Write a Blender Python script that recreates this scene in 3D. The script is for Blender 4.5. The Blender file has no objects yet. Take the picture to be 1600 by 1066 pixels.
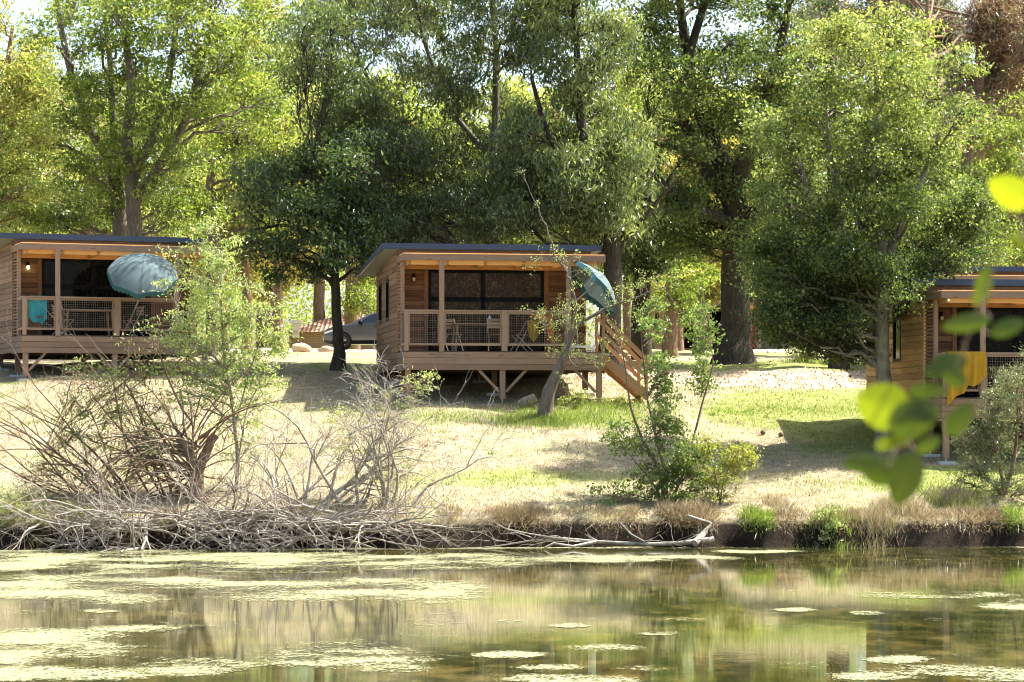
import bpy, math, numpy as np
from mathutils import Vector, Matrix
PI = math.pi
F, CH, HY = 4100.0, 2.5, 670.0          # focal length in px of the 1600 px frame, eye height, horizon row
def P(px, py, Y):                        # authoring aid: a surveyed point at depth Y metres
    return np.array([(px - 800) / F * Y, Y, CH + (HY - py) / F * Y])
scene = bpy.context.scene
COL = scene.collection
RNG = np.random.default_rng(7)

# ------------------------------------------------------------------ noise
def _h(ix, iy, s):
    n = (ix.astype(np.int64) * 374761393 + iy.astype(np.int64) * 668265263 + s * 1442695041) & 0xffffffff
    n = ((n ^ (n >> 13)) * 1274126177) & 0xffffffff
    return ((n ^ (n >> 16)) & 0xffff) / 65535.0
def vnoise(x, y, s=0):
    x = np.asarray(x, float); y = np.asarray(y, float)
    ix = np.floor(x); iy = np.floor(y); fx = x - ix; fy = y - iy
    fx = fx * fx * (3 - 2 * fx); fy = fy * fy * (3 - 2 * fy)
    a = _h(ix, iy, s); b = _h(ix + 1, iy, s); c = _h(ix, iy + 1, s); d = _h(ix + 1, iy + 1, s)
    return (a * (1 - fx) + b * fx) * (1 - fy) + (c * (1 - fx) + d * fx) * fy
def fbm(x, y, s=0, o=4):
    r = 0; a = .5
    for k in range(o):
        r = r + a * vnoise(np.asarray(x) * 2 ** k, np.asarray(y) * 2 ** k, s + k); a *= .5
    return r
# ------------------------------------------------------------------ terrain
def bank_y(X):
    X = np.asarray(X, float)
    return 55.05 + .075 * X + .9 * (vnoise(X * .35, X * 0 + 3.3, 5) - .5) + .6 * (vnoise(X * 1.3, X * 0 + 1.3, 6) - .5) + .22 * (vnoise(X * 4.1, X * 0 + 2.3, 8) - .5)
PA = ([-30, -8, -3, -1, -.15, .0, .12, .3, .75, 1.4, 7, 12.6, 16.8, 24.6, 54.6, 84, 250, 900], [-1.6, -1.5, -1.2, -.6, -.12, -.02, .3, .52, .70, .84, 1.78, 3.02, 3.72, 4.5, 5.8, 6.3, 9, 16])
PB = ([-30, -8, -3, -1, -.15, .0, .12, .3, .75, 1.4, 6.3, 10.2, 14.2, 18.5, 24.6, 54.6, 84, 250, 900], [-1.6, -1.5, -1.2, -.6, -.12, -.02, .3, .5, .66, .78, 1.62, 2.12, 2.86, 3.6, 4.42, 5.8, 6.3, 9, 16])
def sstep(a, b, x):
    t = np.clip((np.asarray(x, float) - a) / (b - a), 0, 1); return t * t * (3 - 2 * t)
def ground(X, Y):
    X = np.asarray(X, float); Y = np.asarray(Y, float)
    d = Y - bank_y(np.clip(X, -60, 60))
    a = np.interp(d, *PA); b = np.interp(d, *PB)
    w = sstep(2.5, 6.5, X)
    z = a * (1 - w) + b * w
    z = z + (vnoise(X * .5, Y * .5, 11) - .5) * .14 * sstep(.5, 4, d) + (vnoise(X * 2.1, Y * 2.1, 12) - .5) * .05 * sstep(.3, 1, d)
    near = sstep(7, 2.0, Y)                                   # the bank the photographer stands on
    z = z * (1 - near) + .85 * near
    return z
def G(X, Y): return float(ground(X, Y))
def slope_point(px, py, Y0=50, Y1=200):                       # where the ground shows at this spot
    for Y in np.arange(Y0, Y1, .1):
        p = P(px, py, Y)
        if G(p[0], Y) >= p[2]: return p
    return P(px, py, Y1)

# ------------------------------------------------------------------ mesh builder
class MB:
    def __init__(s): s.V = []; s.I = []; s.S = []; s.T = []; s.GR = []; s.SM = []; s.MI = []; s.n = 0
    def add(s, V, faces, tone=.5, gr=None, smooth=False, mi=0):
        V = np.asarray(V, float)
        if isinstance(faces, np.ndarray):
            m, k = faces.shape; s.I.append(faces.ravel() + s.n); s.S.append(np.full(m, k))
        else:
            m = len(faces); s.I.append(np.array([i for f in faces for i in f]) + s.n); s.S.append(np.array([len(f) for f in faces]))
        s.T.append(np.broadcast_to(np.asarray(tone, float), (m,)).copy())
        s.SM.append(np.full(m, smooth)); s.MI.append(np.full(m, mi))
        s.V.append(V); s.GR.append(V * 1.0 if gr is None else gr); s.n += len(V)
        return s
    def frame(s, o, ax, ay, az, lo, hi, tone=None, mi=0):     # box in a frame
        if tone is None: tone = RNG.uniform(0, 1)
        lo = np.array(lo, float); hi = np.array(hi, float)
        c = np.array([[(lo, hi)[i][0], (lo, hi)[j][1], (lo, hi)[k][2]] for k in (0, 1) for j in (0, 1) for i in (0, 1)])
        V = np.asarray(o) + c[:, :1] * ax + c[:, 1:2] * ay + c[:, 2:] * az
        size = hi - lo; order = np.argsort(-np.abs(size))
        gr = (c - lo)[:, order] + RNG.uniform(0, 60, 3)
        f = np.array([[0, 2, 3, 1], [4, 5, 7, 6], [0, 1, 5, 4], [2, 6, 7, 3], [0, 4, 6, 2], [1, 3, 7, 5]])
        return s.add(V, f, tone, gr, False, mi)
    def box(s, x0, x1, y0, y1, z0, z1, tone=None, mi=0):
        return s.frame(np.zeros(3), np.array([1., 0, 0]), np.array([0, 1., 0]), np.array([0, 0, 1.]), (x0, y0, z0), (x1, y1, z1), tone, mi)
    def bar(s, p, q, w, h, tone=None, up=(0, 0, 1), mi=0):
        p = np.array(p, float); q = np.array(q, float); d = q - p; L = np.linalg.norm(d); d /= L
        u = np.array(up, float); 
        if abs(d @ u) > .98: u = np.array([0, 1., 0])
        a = np.cross(u, d); a /= np.linalg.norm(a); u = np.cross(d, a)
        return s.frame(p, d, a, u, (0, -w / 2, -h / 2), (L, w / 2, h / 2), tone, mi)
    def tube(s, pts, rads, n=6, tone=.5, cap=True, mi=0):
        pts = np.asarray(pts, float); m = len(pts); rads = np.broadcast_to(rads, (m,))
        t = np.gradient(pts, axis=0); t /= np.linalg.norm(t, axis=1)[:, None] + 1e-9
        u = np.cross(t, np.array([.31, .2, .93])); l = np.linalg.norm(u, axis=1); u[l < .1] = np.cross(t[l < .1], np.array([1., 0, 0]))
        u /= np.linalg.norm(u, axis=1)[:, None]; v = np.cross(t, u)
        a = np.arange(n) * 2 * PI / n
        V = pts[:, None] + rads[:, None, None] * (np.cos(a)[None, :, None] * u[:, None] + np.sin(a)[None, :, None] * v[:, None])
        V = V.reshape(-1, 3)
        i = np.arange(m - 1)[:, None] * n; j = np.arange(n)[None]; k = (j + 1) % n
        f = np.stack([i + j, i + k, i + n + k, i + n + j], -1).reshape(-1, 4)
        s.add(V, f, tone, None, True, mi)
        if cap and n > 3:
            s.add(V[-n:], [tuple(range(n))], tone, None, False, mi); s.add(V[:n], [tuple(range(n))[::-1]], tone, None, False, mi)
        return s
    def lathe(s, prof, o=(0, 0, 0), n=20, axis='z', tone=.5, mi=0, smooth=True):
        a = np.arange(n) * 2 * PI / n; pr = np.array(prof, float); m = len(pr)
        x = pr[:, :1] * np.cos(a); y = pr[:, :1] * np.sin(a); z = np.repeat(pr[:, 1:], n, 1)
        V = np.stack([x, y, z] if axis == 'z' else [x, z, y], -1).reshape(-1, 3) + np.array(o)
        i = np.arange(m - 1)[:, None] * n; j = np.arange(n)[None]; k = (j + 1) % n
        f = np.stack([i + j, i + k, i + n + k, i + n + j], -1).reshape(-1, 4)
        return s.add(V, f, tone, None, smooth, mi)
    def grid(s, V, tone=.5, smooth=True, mi=0):
        r, c = V.shape[:2]
        i = np.arange(r - 1)[:, None] * c; j = np.arange(c - 1)[None]
        f = np.stack([i + j, i + j + 1, i + c + j + 1, i + c + j], -1).reshape(-1, 4)
        return s.add(V.reshape(-1, 3), f, tone, None, smooth, mi)
    def build(s, name, mat, parent=None, loc=None):
        V = np.concatenate(s.V); I = np.concatenate(s.I).astype(np.int32); S = np.concatenate(s.S).astype(np.int32)
        me = bpy.data.meshes.new(name)
        me.vertices.add(len(V)); me.loops.add(len(I)); me.polygons.add(len(S))
        me.vertices.foreach_set('co', V.astype(np.float32).ravel())
        me.loops.foreach_set('vertex_index', I)
        st = np.zeros(len(S), np.int32); st[1:] = np.cumsum(S)[:-1]
        me.polygons.foreach_set('loop_start', st)
        me.polygons.foreach_set('use_smooth', np.concatenate(s.SM).astype(bool))
        me.polygons.foreach_set('material_index', np.concatenate(s.MI).astype(np.int32))
        a = me.attributes.new('tone', 'FLOAT', 'FACE'); a.data.foreach_set('value', np.concatenate(s.T).astype(np.float32))
        a = me.attributes.new('gr', 'FLOAT_VECTOR', 'POINT'); a.data.foreach_set('vector', np.concatenate(s.GR).astype(np.float32).ravel())
        me.update(calc_edges=True)
        for m in (mat if isinstance(mat, (list, tuple)) else [mat]): me.materials.append(m)
        o = bpy.data.objects.new(name, me); COL.objects.link(o)
        if parent is not None: o.parent = parent
        if loc is not None: o.location = loc
        return o
def tag(o, label=None, cat=None, group=None, kind=None):
    if label: o['label'] = label
    if cat: o['category'] = cat
    if group: o['group'] = group
    if kind: o['kind'] = kind
    return o
def empty(name, loc, rz=0, label=None, cat=None, group=None):
    o = bpy.data.objects.new(name, None); COL.objects.link(o); o.location = tuple(float(c) for c in loc); o.rotation_euler = (0, 0, rz)
    o.empty_display_size = .2
    return tag(o, label, cat, group)
def dup(root, loc, rz=0, sc=1, label=None, group=None):
    r = root.copy(); COL.objects.link(r); r.location = tuple(float(c) for c in loc); r.rotation_euler = (0, 0, rz); r.scale = (sc, sc, sc)
    if label: r['label'] = label
    if group: r['group'] = group
    for ch in list(root.children):
        c = ch.copy(); COL.objects.link(c); c.parent = r
        for g in list(ch.children):
            d = g.copy(); COL.objects.link(d); d.parent = c
    return r

# ------------------------------------------------------------------ materials
class NT:
    def __init__(s, name):
        s.m = bpy.data.materials.new(name); s.m.use_nodes = True; s.t = s.m.node_tree; s.t.nodes.clear()
        s.out = s.n('ShaderNodeOutputMaterial')
    def n(s, typ, ins=None, **kw):
        nd = s.t.nodes.new(typ)
        for k, v in kw.items(): setattr(nd, k, v)
        for k, v in (ins or {}).items():
            if hasattr(v, 'is_output') or isinstance(v, bpy.types.NodeSocket): s.t.links.new(v, nd.inputs[k])
            else: nd.inputs[k].default_value = v
        return nd
    def attr(s, name): return s.n('ShaderNodeAttribute', attribute_name=name)
    def mapping(s, vec, sc): return s.n('ShaderNodeMapping', {'Vector': vec, 'Scale': sc}).outputs[0]
    def noise(s, vec, scale, detail=3, rough=.55, out=0, dist=0):
        return s.n('ShaderNodeTexNoise', {'Vector': vec, 'Scale': scale, 'Detail': detail, 'Roughness': rough, 'Distortion': dist}).outputs[out]
    def math(s, op, a, b=0.0, c=0.0, clamp=False):
        return s.n('ShaderNodeMath', {0: a, 1: b, 2: c}, operation=op, use_clamp=clamp).outputs[0]
    def ramp(s, fac, stops):
        r = s.n('ShaderNodeValToRGB', {'Fac': fac}); e = r.color_ramp.elements
        while len(e) < len(stops): e.new(.5)
        for el, (p, c) in zip(e, stops): el.position = p; el.color = (*c, 1) if len(c) == 3 else c
        return r.outputs[0]
    def mix(s, fac, a, b, blend='MIX'):
        f = lambda c: (*c, 1) if isinstance(c, tuple) and len(c) == 3 else c
        nd = s.t.nodes.new('ShaderNodeMix'); nd.data_type = 'RGBA'; nd.blend_type = blend
        for idx, v in ((0, fac), (6, f(a)), (7, f(b))):
            if isinstance(v, bpy.types.NodeSocket): s.t.links.new(v, nd.inputs[idx])
            else: nd.inputs[idx].default_value = v
        return nd.outputs[2]
    def bsdf(s, color, rough=.6, spec=.4, **kw):
        f = lambda c: (*c, 1) if isinstance(c, tuple) and len(c) == 3 else c
        d = {'Base Color': f(color), 'Roughness': rough, 'Specular IOR Level': spec}; d.update(kw)
        return s.n('ShaderNodeBsdfPrincipled', d).outputs[0]
    def bump(s, h, strength=.4, dist=.01): return s.n('ShaderNodeBump', {'Height': h, 'Strength': strength, 'Distance': dist}).outputs[0]
    def done(s, sh): s.t.links.new(sh, s.out.inputs[0]); return s.m
    def coord(s, k='Object'): return s.n('ShaderNodeTexCoord').outputs[k]

def wood(name, c0, c1, c2, rough=.75, weather=.5):
    t = NT(name); g = t.attr('gr').outputs['Vector']; tone = t.attr('tone').outputs['Fac']
    grain = t.noise(t.mapping(g, (2.2, 26, 26)), 1.0, 5, .65, dist=.4)
    big = t.noise(t.mapping(g, (1.1, 5, 5)), 1.0, 2)
    kn = t.n('ShaderNodeTexVoronoi', {'Vector': t.mapping(g, (1.5, 7, 7)), 'Scale': 1.0, 'Randomness': 1.0}).outputs['Distance']
    knot = t.n('ShaderNodeMapRange', {0: kn, 1: .05, 2: .16, 3: 1.0, 4: 0.0}).outputs[0]
    v = t.math('ADD', t.math('MULTIPLY', tone, .55), t.math('MULTIPLY', grain, .45))
    col = t.ramp(v, [(.15, c0), (.5, c1), (.85, c2)])
    col = t.mix(t.math('MULTIPLY', t.n('ShaderNodeMapRange', {0: big, 1: .5, 2: .7, 3: 0.0, 4: weather}).outputs[0], 1.0), col, (.16, .135, .115))
    col = t.mix(t.math('MULTIPLY', knot, .7), col, tuple(c * .28 for c in c1))
    return t.done(t.bsdf(col, rough, .25, Normal=t.bump(grain, .5, .006)))
def plain(name, color, rough=.5, spec=.4, var=.12, scale=6, metal=0.0, bump=0.0):
    t = NT(name); n = t.noise(t.coord(), scale, 4)
    col = t.mix(n, tuple(c * (1 - var) for c in color), tuple(min(1, c * (1 + var)) for c in color))
    kw = {'Metallic': metal}
    if bump: kw['Normal'] = t.bump(n, bump, .02)
    return t.done(t.bsdf(col, rough, spec, **kw))
def leafmat(name, stops, trans=.45, tcol=1.0, rough=.38, spec=.6, tint=(1.17, 1.27, .62)):
    t = NT(name); tone = t.attr('tone').outputs['Fac']
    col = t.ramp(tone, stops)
    tc = t.mix(1.0, col, (*[k * tcol for k in tint], 1), 'MULTIPLY')
    d = t.bsdf(col, rough, spec)
    tr = t.n('ShaderNodeBsdfTranslucent', {'Color': tc}).outputs[0]
    return t.done(t.n('ShaderNodeMixShader', {0: trans, 1: d, 2: tr}).outputs[0])
def bark(name, c0, c1, moss=(.12, .13, .06), mossf=.3, scale=5):
    t = NT(name); c = t.coord()
    r = t.noise(t.mapping(c, (3, 3, .8)), scale, 5, .7); l = t.noise(c, 2.2, 3)
    col = t.ramp(r, [(.3, c0), (.7, c1)])
    col = t.mix(t.n('ShaderNodeMapRange', {0: l, 1: .5, 2: .68, 3: 0.0, 4: mossf}).outputs[0], col, moss)
    return t.done(t.bsdf(col, .9, .15, Normal=t.bump(r, .9, .03)))
def cloth(name, color, trans=.25, fold=0):
    t = NT(name); n = t.noise(t.coord(), 60, 2); b = t.math('ADD', t.noise(t.coord(), 4, 3), t.math('SUBTRACT', t.attr('tone').outputs['Fac'], .5))
    col = t.mix(b, tuple(c * .6 for c in color), tuple(min(1, c * 1.1) for c in color))
    d = t.bsdf(col, .85, .15, Normal=t.bump(n, .3, .004))
    tr = t.n('ShaderNodeBsdfTranslucent', {'Color': (*color, 1)}).outputs[0]
    return t.done(t.n('ShaderNodeMixShader', {0: trans, 1: d, 2: tr}).outputs[0])

M = {}
M['fascia'] = wood('weathered_wood', (.17, .105, .068), (.3, .195, .13), (.41, .285, .2), weather=.45)
M['siding'] = wood('siding_wood', (.13, .07, .04), (.24, .14, .08), (.34, .21, .125), weather=.45)
M['inner'] = wood('shaded_siding_wood', (.06, .03, .015), (.13, .068, .034), (.2, .115, .06), weather=.3)  # siding copy darkened in colour for the shade under the veranda
M['gold'] = wood('lit_golden_wood', (.3, .165, .07), (.5, .29, .125), (.64, .4, .19), weather=.4)  # brighter wood tone stands in for bounced light on the right cabin's wall
M['orange'] = wood('sunglow_orange_wood', (.55, .26, .07), (.75, .38, .12), (.85, .5, .2), weather=.0)  # bright orange paints in the sun glow under the veranda roof
M['darkwood'] = wood('dark_wood', (.05, .035, .025), (.09, .06, .04), (.13, .09, .06))
M['stairw'] = wood('stair_wood', (.2, .11, .055), (.35, .2, .1), (.48, .3, .16), weather=.3)
M['roof'] = plain('blue_grey_roof_metal', (.035, .055, .1), .4, .5)
M['soffit'] = plain('pale_soffit', (.26, .26, .22), .7)
M['black'] = plain('black_metal', (.004, .004, .005), .5, .1)
M['steel'] = plain('galvanised_steel', (.45, .45, .45), .4, metal=.7)
M['wire'] = plain('mesh_wire', (.2, .16, .12), .6, metal=.1)
M['concrete'] = plain('concrete', (.5, .5, .48), .9, .2, bump=.3, scale=20)
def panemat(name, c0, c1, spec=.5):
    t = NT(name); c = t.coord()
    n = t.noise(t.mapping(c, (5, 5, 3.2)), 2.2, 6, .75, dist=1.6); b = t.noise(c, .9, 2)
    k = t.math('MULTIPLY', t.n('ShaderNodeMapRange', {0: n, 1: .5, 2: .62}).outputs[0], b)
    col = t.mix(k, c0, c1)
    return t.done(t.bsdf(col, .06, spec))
M['pane'] = panemat('brown_blind_reflection_glass', (.022, .015, .01), (.17, .13, .075), .15)  # brown blind; the mottling paints in twig reflections on the glass
M['panedark'] = panemat('dark_interior_glass', (.003, .003, .003), (.03, .032, .024), .12)  # near-black colour painted in for the unlit room behind
M['paneblue'] = panemat('pale_curtain_glass', (.1, .13, .15), (.5, .56, .62))
M['curtain'] = plain('interior_curtain', (.06, .05, .045), .9)

# leaves ----------------------------------------------------------
LF = {}
LF['yellow'] = leafmat('yellow_green_leaves', [(0, (.09, .14, .025)), (.45, (.22, .28, .06)), (.8, (.4, .42, .12)), (1, (.55, .47, .18))], .52, 1.0)
LF['mid'] = leafmat('mid_green_leaves', [(0, (.04, .07, .02)), (.5, (.125, .175, .05)), (.85, (.31, .34, .11)), (1, (.52, .5, .2))], .5)
LF['dark'] = leafmat('dark_green_leaves', [(0, (.025, .05, .018)), (.5, (.075, .12, .04)), (.9, (.17, .21, .07)), (1, (.3, .31, .1))], .38)
LF['grey'] = leafmat('grey_green_leaves', [(0, (.05, .08, .03)), (.5, (.155, .195, .075)), (.85, (.34, .37, .16)), (1, (.5, .5, .24))], .45, rough=.35, spec=.7)
LF['willow'] = leafmat('bright_willow_leaves', [(0, (.1, .15, .04)), (.5, (.23, .3, .1)), (.9, (.43, .48, .22)), (1, (.56, .54, .28))], .5)
LF['silver'] = leafmat('silvery_willow_leaves', [(0, (.06, .085, .035)), (.5, (.17, .2, .09)), (.9, (.42, .42, .26)), (1, (.6, .57, .4))], .35)
LF['gold'] = leafmat('golden_autumn_leaves', [(0, (.18, .19, .04)), (.5, (.38, .35, .1)), (.9, (.56, .48, .18)), (1, (.5, .3, .12))], .5, tint=(1.3, 1.15, .5))
LF['olive'] = leafmat('yellow_olive_leaves', [(0, (.16, .19, .03)), (.5, (.34, .35, .07)), (.9, (.5, .48, .14)), (1, (.55, .4, .13))], .5)
LF['backlit'] = leafmat('backlit_yellow_leaves', [(0, (.16, .22, .05)), (.45, (.36, .42, .12)), (.8, (.56, .56, .24)), (1, (.65, .55, .28))], .6, tint=(1.15, 1.2, .6))  # brighter copy of the yellow leaves, backlight put into the colour
LF['rust'] = leafmat('rust_brown_leaves', [(0, (.1, .055, .035)), (.5, (.22, .14, .085)), (.8, (.32, .24, .15)), (1, (.28, .3, .16))], .3, tint=(1.2, 1, .7))
LF['pine'] = leafmat('pine_needles', [(0, (.05, .09, .04)), (.45, (.13, .19, .1)), (.7, (.26, .28, .17)), (1, (.4, .3, .18))], .2)
BK = {}
BK['grey'] = bark('grey_bark', (.09, .075, .06), (.24, .2, .16))
BK['dark'] = bark('dark_bark', (.03, .024, .018), (.1, .08, .06))
BK['brown'] = bark('brown_bark', (.13, .085, .055), (.34, .23, .15), mossf=.15)
BK['lichen'] = bark('lichen_bark', (.13, .105, .075), (.36, .32, .24), (.36, .38, .27), .7)
BK['bleach'] = bark('bleached_wood', (.2, .165, .125), (.6, .54, .45), (.12, .1, .07), .7)
BK['deadbrown'] = bark('dead_brown_wood', (.12, .08, .055), (.3, .21, .14), mossf=.1)

# ------------------------------------------------------------------ leaves and branches
def unit(a): return a / (np.linalg.norm(a, axis=-1, keepdims=True) + 1e-9)
def leaf_quads(mb, C, L, W, rng, up=.8, droop=.25, tone=.5, mi=0):
    N = len(C)
    if N == 0: return
    d = rng.normal(size=(N, 3)); d[:, 2] -= droop * 1.5; d = unit(d)
    n = rng.normal(size=(N, 3)); n[:, 2] += up * 1.6; n = unit(n - (n * d).sum(1)[:, None] * d)
    s = np.cross(d, n); l = (L * rng.uniform(.55, 1.25, N))[:, None]; w = l * W
    b = C - d * l * .5
    V = np.stack([b, b + d * l * .42 + s * w * .5 + n * w * .22, b + d * l - n * w * .15, b + d * l * .42 - s * w * .5 + n * w * .22], 1).reshape(-1, 3)
    f = np.arange(4 * N).reshape(-1, 4)
    mb.add(V, f, np.clip(tone, 0, 1), V, False, mi)
def curve(p, q, rng, n=6, bow=.15, up=.1, wig=.04):
    p = np.asarray(p, float); q = np.asarray(q, float); L = np.linalg.norm(q - p) + 1e-6
    m = (p + q) / 2 + rng.normal(size=3) * bow * L * .5 + np.array([0, 0, up * L])
    t = np.linspace(0, 1, n)[:, None]
    c = (1 - t) ** 2 * p + 2 * t * (1 - t) * m + t * t * q
    c[1:-1] += rng.normal(size=(n - 2, 3)) * wig * L
    return c
LIMBK = {'lichen': .55}
def make_tree(name, label, base, trunk, blobs, leaf, bk, rng, Lf=.11, Wf=.5, ncl=26, nlf=45, sig=.26, cat='tree', group=None,
              hang=.3, upn=.8, tone0=.45, tside=.12, twig=.012, limb_r=.3, parent_names=('trunk', 'crown'), thin=1.0, limbs=True, stems=None):
    """base: world point; trunk: list of polylines [(world pts), (radii)]; blobs: (centre, radii xyz)"""
    base = np.asarray(base, float)
    tb = MB(); lb = MB(); TP = []; TR = []
    for pts, rad in trunk:
        pts = np.asarray(pts, float).copy(); rad = np.asarray(rad, float)
        if np.linalg.norm(pts[0] - base) < .3: pts = np.vstack([pts[0] - [0, 0, .45], pts[0] + [0, 0, .02], pts[1:]]); rad = np.concatenate([[rad[0] * 1.15, rad[0]], rad[1:]])
        tt = np.linspace(0, len(pts) - 1, (len(pts) - 1) * 4 + 1)
        pp = np.stack([np.interp(tt, range(len(pts)), pts[:, k]) for k in range(3)], 1)
        sg_ = np.linalg.norm(np.gradient(pp, axis=0), axis=1)
        pp[1:-1] += rng.normal(size=(len(pp) - 2, 3)) * np.minimum(np.interp(tt, range(len(pts)), rad) * .22, sg_ * .16)[1:-1, None]
        k = np.array([.25, .5, .25])
        for c in range(3): pp[1:-1, c] = np.convolve(pp[:, c], k, 'valid')
        rr = np.interp(tt, range(len(pts)), rad)
        tb.tube(pp - base, rr, 10 if rad[0] > .12 else 7)
        TP.append(pp); TR.append(rr)
    TP = np.concatenate(TP); TR = np.concatenate(TR)
    zmax = max(b[0][2] + b[1][2] for b in blobs); zmin = min(b[0][2] - b[1][2] for b in blobs)
    AC = []; AT = []
    for c, r in blobs:
        c = np.asarray(c, float); r = np.asarray(r, float)
        if limbs:
            dd = np.linalg.norm(TP - c, axis=1) + np.maximum(0, TP[:, 2] - c[2] + .3 * np.linalg.norm((TP - c)[:, :2], axis=1)) * 2.5
            k = int(np.argmin(dd)); L = np.linalg.norm(TP[k] - c)
            r0 = min(TR[k] * .6, (.02 + .022 * L * (limb_r / .3)) * LIMBK.get(bk, .8))
            lc = curve(TP[k], c, rng, 9, .18, .06, .025)
            tb.tube(lc - base, np.linspace(r0, .012, 9), 6)
        else: lc = np.repeat(c[None], 9, 0)
        n = max(3, int(ncl * thin))
        n = int(n * 1.35); u = unit(rng.normal(size=(n, 3))) * (rng.uniform(0, 1, n) ** .36)[:, None]
        cc = c + u * r
        for q in cc:
            s = lc[rng.integers(3, 9)]
            if limbs: tb.tube(curve(s, q, rng, 5, .25, .05, .04) - base, np.linspace(twig * 1.4, twig * .35, 5), 3, cap=False, mi=1)
        m = rng.poisson(nlf * .5 * rng.uniform(.3, 1.7, n)); idx = np.repeat(np.arange(n), m)
        sg = sig * .8 * rng.uniform(.5, 1.3, n)[idx][:, None]
        off = rng.normal(size=(len(idx), 3)) * sg * np.array([1.05, 1.05, .5]); off[:, 2] -= hang * np.abs(rng.normal(size=len(idx))) * sg[:, 0] * .6
        AC.append(cc[idx] + off)
        ct = rng.normal(0, .17, n)[idx]
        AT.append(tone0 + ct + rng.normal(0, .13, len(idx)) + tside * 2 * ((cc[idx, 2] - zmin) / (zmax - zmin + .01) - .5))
    C = np.concatenate(AC); T = np.concatenate(AT)
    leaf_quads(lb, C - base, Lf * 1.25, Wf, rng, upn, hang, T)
    e = empty(name, base, 0, label, cat, group)
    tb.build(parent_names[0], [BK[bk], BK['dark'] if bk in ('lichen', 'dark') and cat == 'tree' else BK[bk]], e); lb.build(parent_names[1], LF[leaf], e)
    return e
def px_blobs(spec, Y, rng, depth=2.0, jit=1.0):
    """ellipse regions given as (px,py,rx,ry,n) filled with n foliage masses of about equal size"""
    out = []
    for (px, py, rx, ry, n) in spec:
        s = Y / F; area = PI * rx * ry / max(1, n); br = math.sqrt(area / PI) * 1.15
        pts = []
        for _ in range(n):
            best = None
            for _t in range(12):
                a = rng.uniform(0, 2 * PI); u = math.sqrt(rng.uniform()) * .9
                q = (u * math.cos(a) * max(rx - br * .5, rx * .3), u * math.sin(a) * max(ry - br * .5, ry * .3))
                dmin = min([math.hypot(q[0] - w[0], q[1] - w[1]) for w in pts], default=9e9)
                if best is None or dmin > best[0]: best = (dmin, q)
            pts.append(best[1])
            q = best[1]; d = rng.uniform(-depth, depth)
            c = P(px + q[0], py + q[1], Y) + np.array([0, d, 0])
            r = br * s * rng.uniform(.75, 1.2)
            out.append((c, (r * 1.1, r * 1.1, r * .9)))
    return out
def poly(Y, *pts):
    return np.array([P(p[0], p[1], Y + (p[2] if len(p) > 2 else 0)) for p in pts])
def ramify(mb, p, d, L, r, depth, rng, tips, droop=.0, wig=.25, kids=(3, 5), n=7, spread=.9, shrink=.6, tone=.5, o=0):
    pts = [np.array(p, float)]; d = unit(np.array(d, float)); dirs = [d]
    for i in range(n):
        d = unit(d + rng.normal(size=3) * wig * .5 + np.array([0, 0, -droop]) * (i / n))
        pts.append(pts[-1] + d * L / n); dirs.append(d)
    pts = np.array(pts); rr = np.linspace(r, r * .35, n + 1)
    mb.tube(pts - o, rr, 8 if r > .04 else (5 if r > .012 else 3), tone, cap=r > .02)
    if depth > 0:
        for _ in range(rng.integers(*kids)):
            k = rng.integers(2, n + 1)
            nd = unit(dirs[k] + rng.normal(size=3) * spread)
            ramify(mb, pts[k], nd, L * shrink * rng.uniform(.7, 1.2), max(rr[k] * .66, .0055), depth - 1, rng, tips, droop, wig, kids, max(4, n - 1), spread, shrink, tone, o)
    else:
        tips.append(pts)
    return pts

# ================================================================== CAMERA, LIGHT
cam = bpy.data.cameras.new('camera'); co = bpy.data.objects.new('camera', cam); COL.objects.link(co)
co.location = (0, 0, CH); co.rotation_euler = (PI / 2, 0, 0)
cam.sensor_width = 36; cam.lens = 36 * F / 1600; cam.shift_y = (HY - 533) / 1600
cam.clip_end = 3000; cam.clip_start = .1
cam.dof.use_dof = True; cam.dof.focus_distance = 66; cam.dof.aperture_fstop = 8
scene.camera = co
sd = Vector((2.6, 1.15, 4.25)).normalized()
el = math.asin(sd.z); az = math.atan2(sd.x, sd.y)
w = bpy.data.worlds.new('World'); scene.world = w; w.use_nodes = True; nt = w.node_tree; nt.nodes.clear()
sky = nt.nodes.new('ShaderNodeTexSky'); sky.sky_type = 'NISHITA'; sky.sun_disc = False; sky.sun_elevation = el; sky.sun_rotation = az
sky.dust_density = 3; sky.air_density = 1.0
bg = nt.nodes.new('ShaderNodeBackground'); bg.inputs[1].default_value = .11
wo = nt.nodes.new('ShaderNodeOutputWorld'); nt.links.new(sky.outputs[0], bg.inputs[0]); nt.links.new(bg.outputs[0], wo.inputs[0])
sl = bpy.data.lights.new('sun', 'SUN'); sl.energy = 5.0; sl.angle = math.radians(.53); sl.color = (1, .965, .91)
so = bpy.data.objects.new('sun', sl); COL.objects.link(so); so.rotation_euler = sd.to_track_quat('Z', 'Y').to_euler(); so.location = (20, 60, 40)
scene.view_settings.view_transform = 'Standard'; scene.view_settings.look = 'None'; scene.view_settings.exposure = 0
scene.cycles.max_bounces = 7; scene.cycles.diffuse_bounces = 3; scene.cycles.glossy_bounces = 3; scene.cycles.transmission_bounces = 3
scene.cycles.transparent_max_bounces = 6; scene.cycles.caustics_reflective = False; scene.cycles.caustics_refractive = False
scene.cycles.use_denoising = True; scene.cycles.filter_width = 1.05; scene.cycles.film_exposure = 3.1; scene.cycles.sample_clamp_indirect = 6

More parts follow.
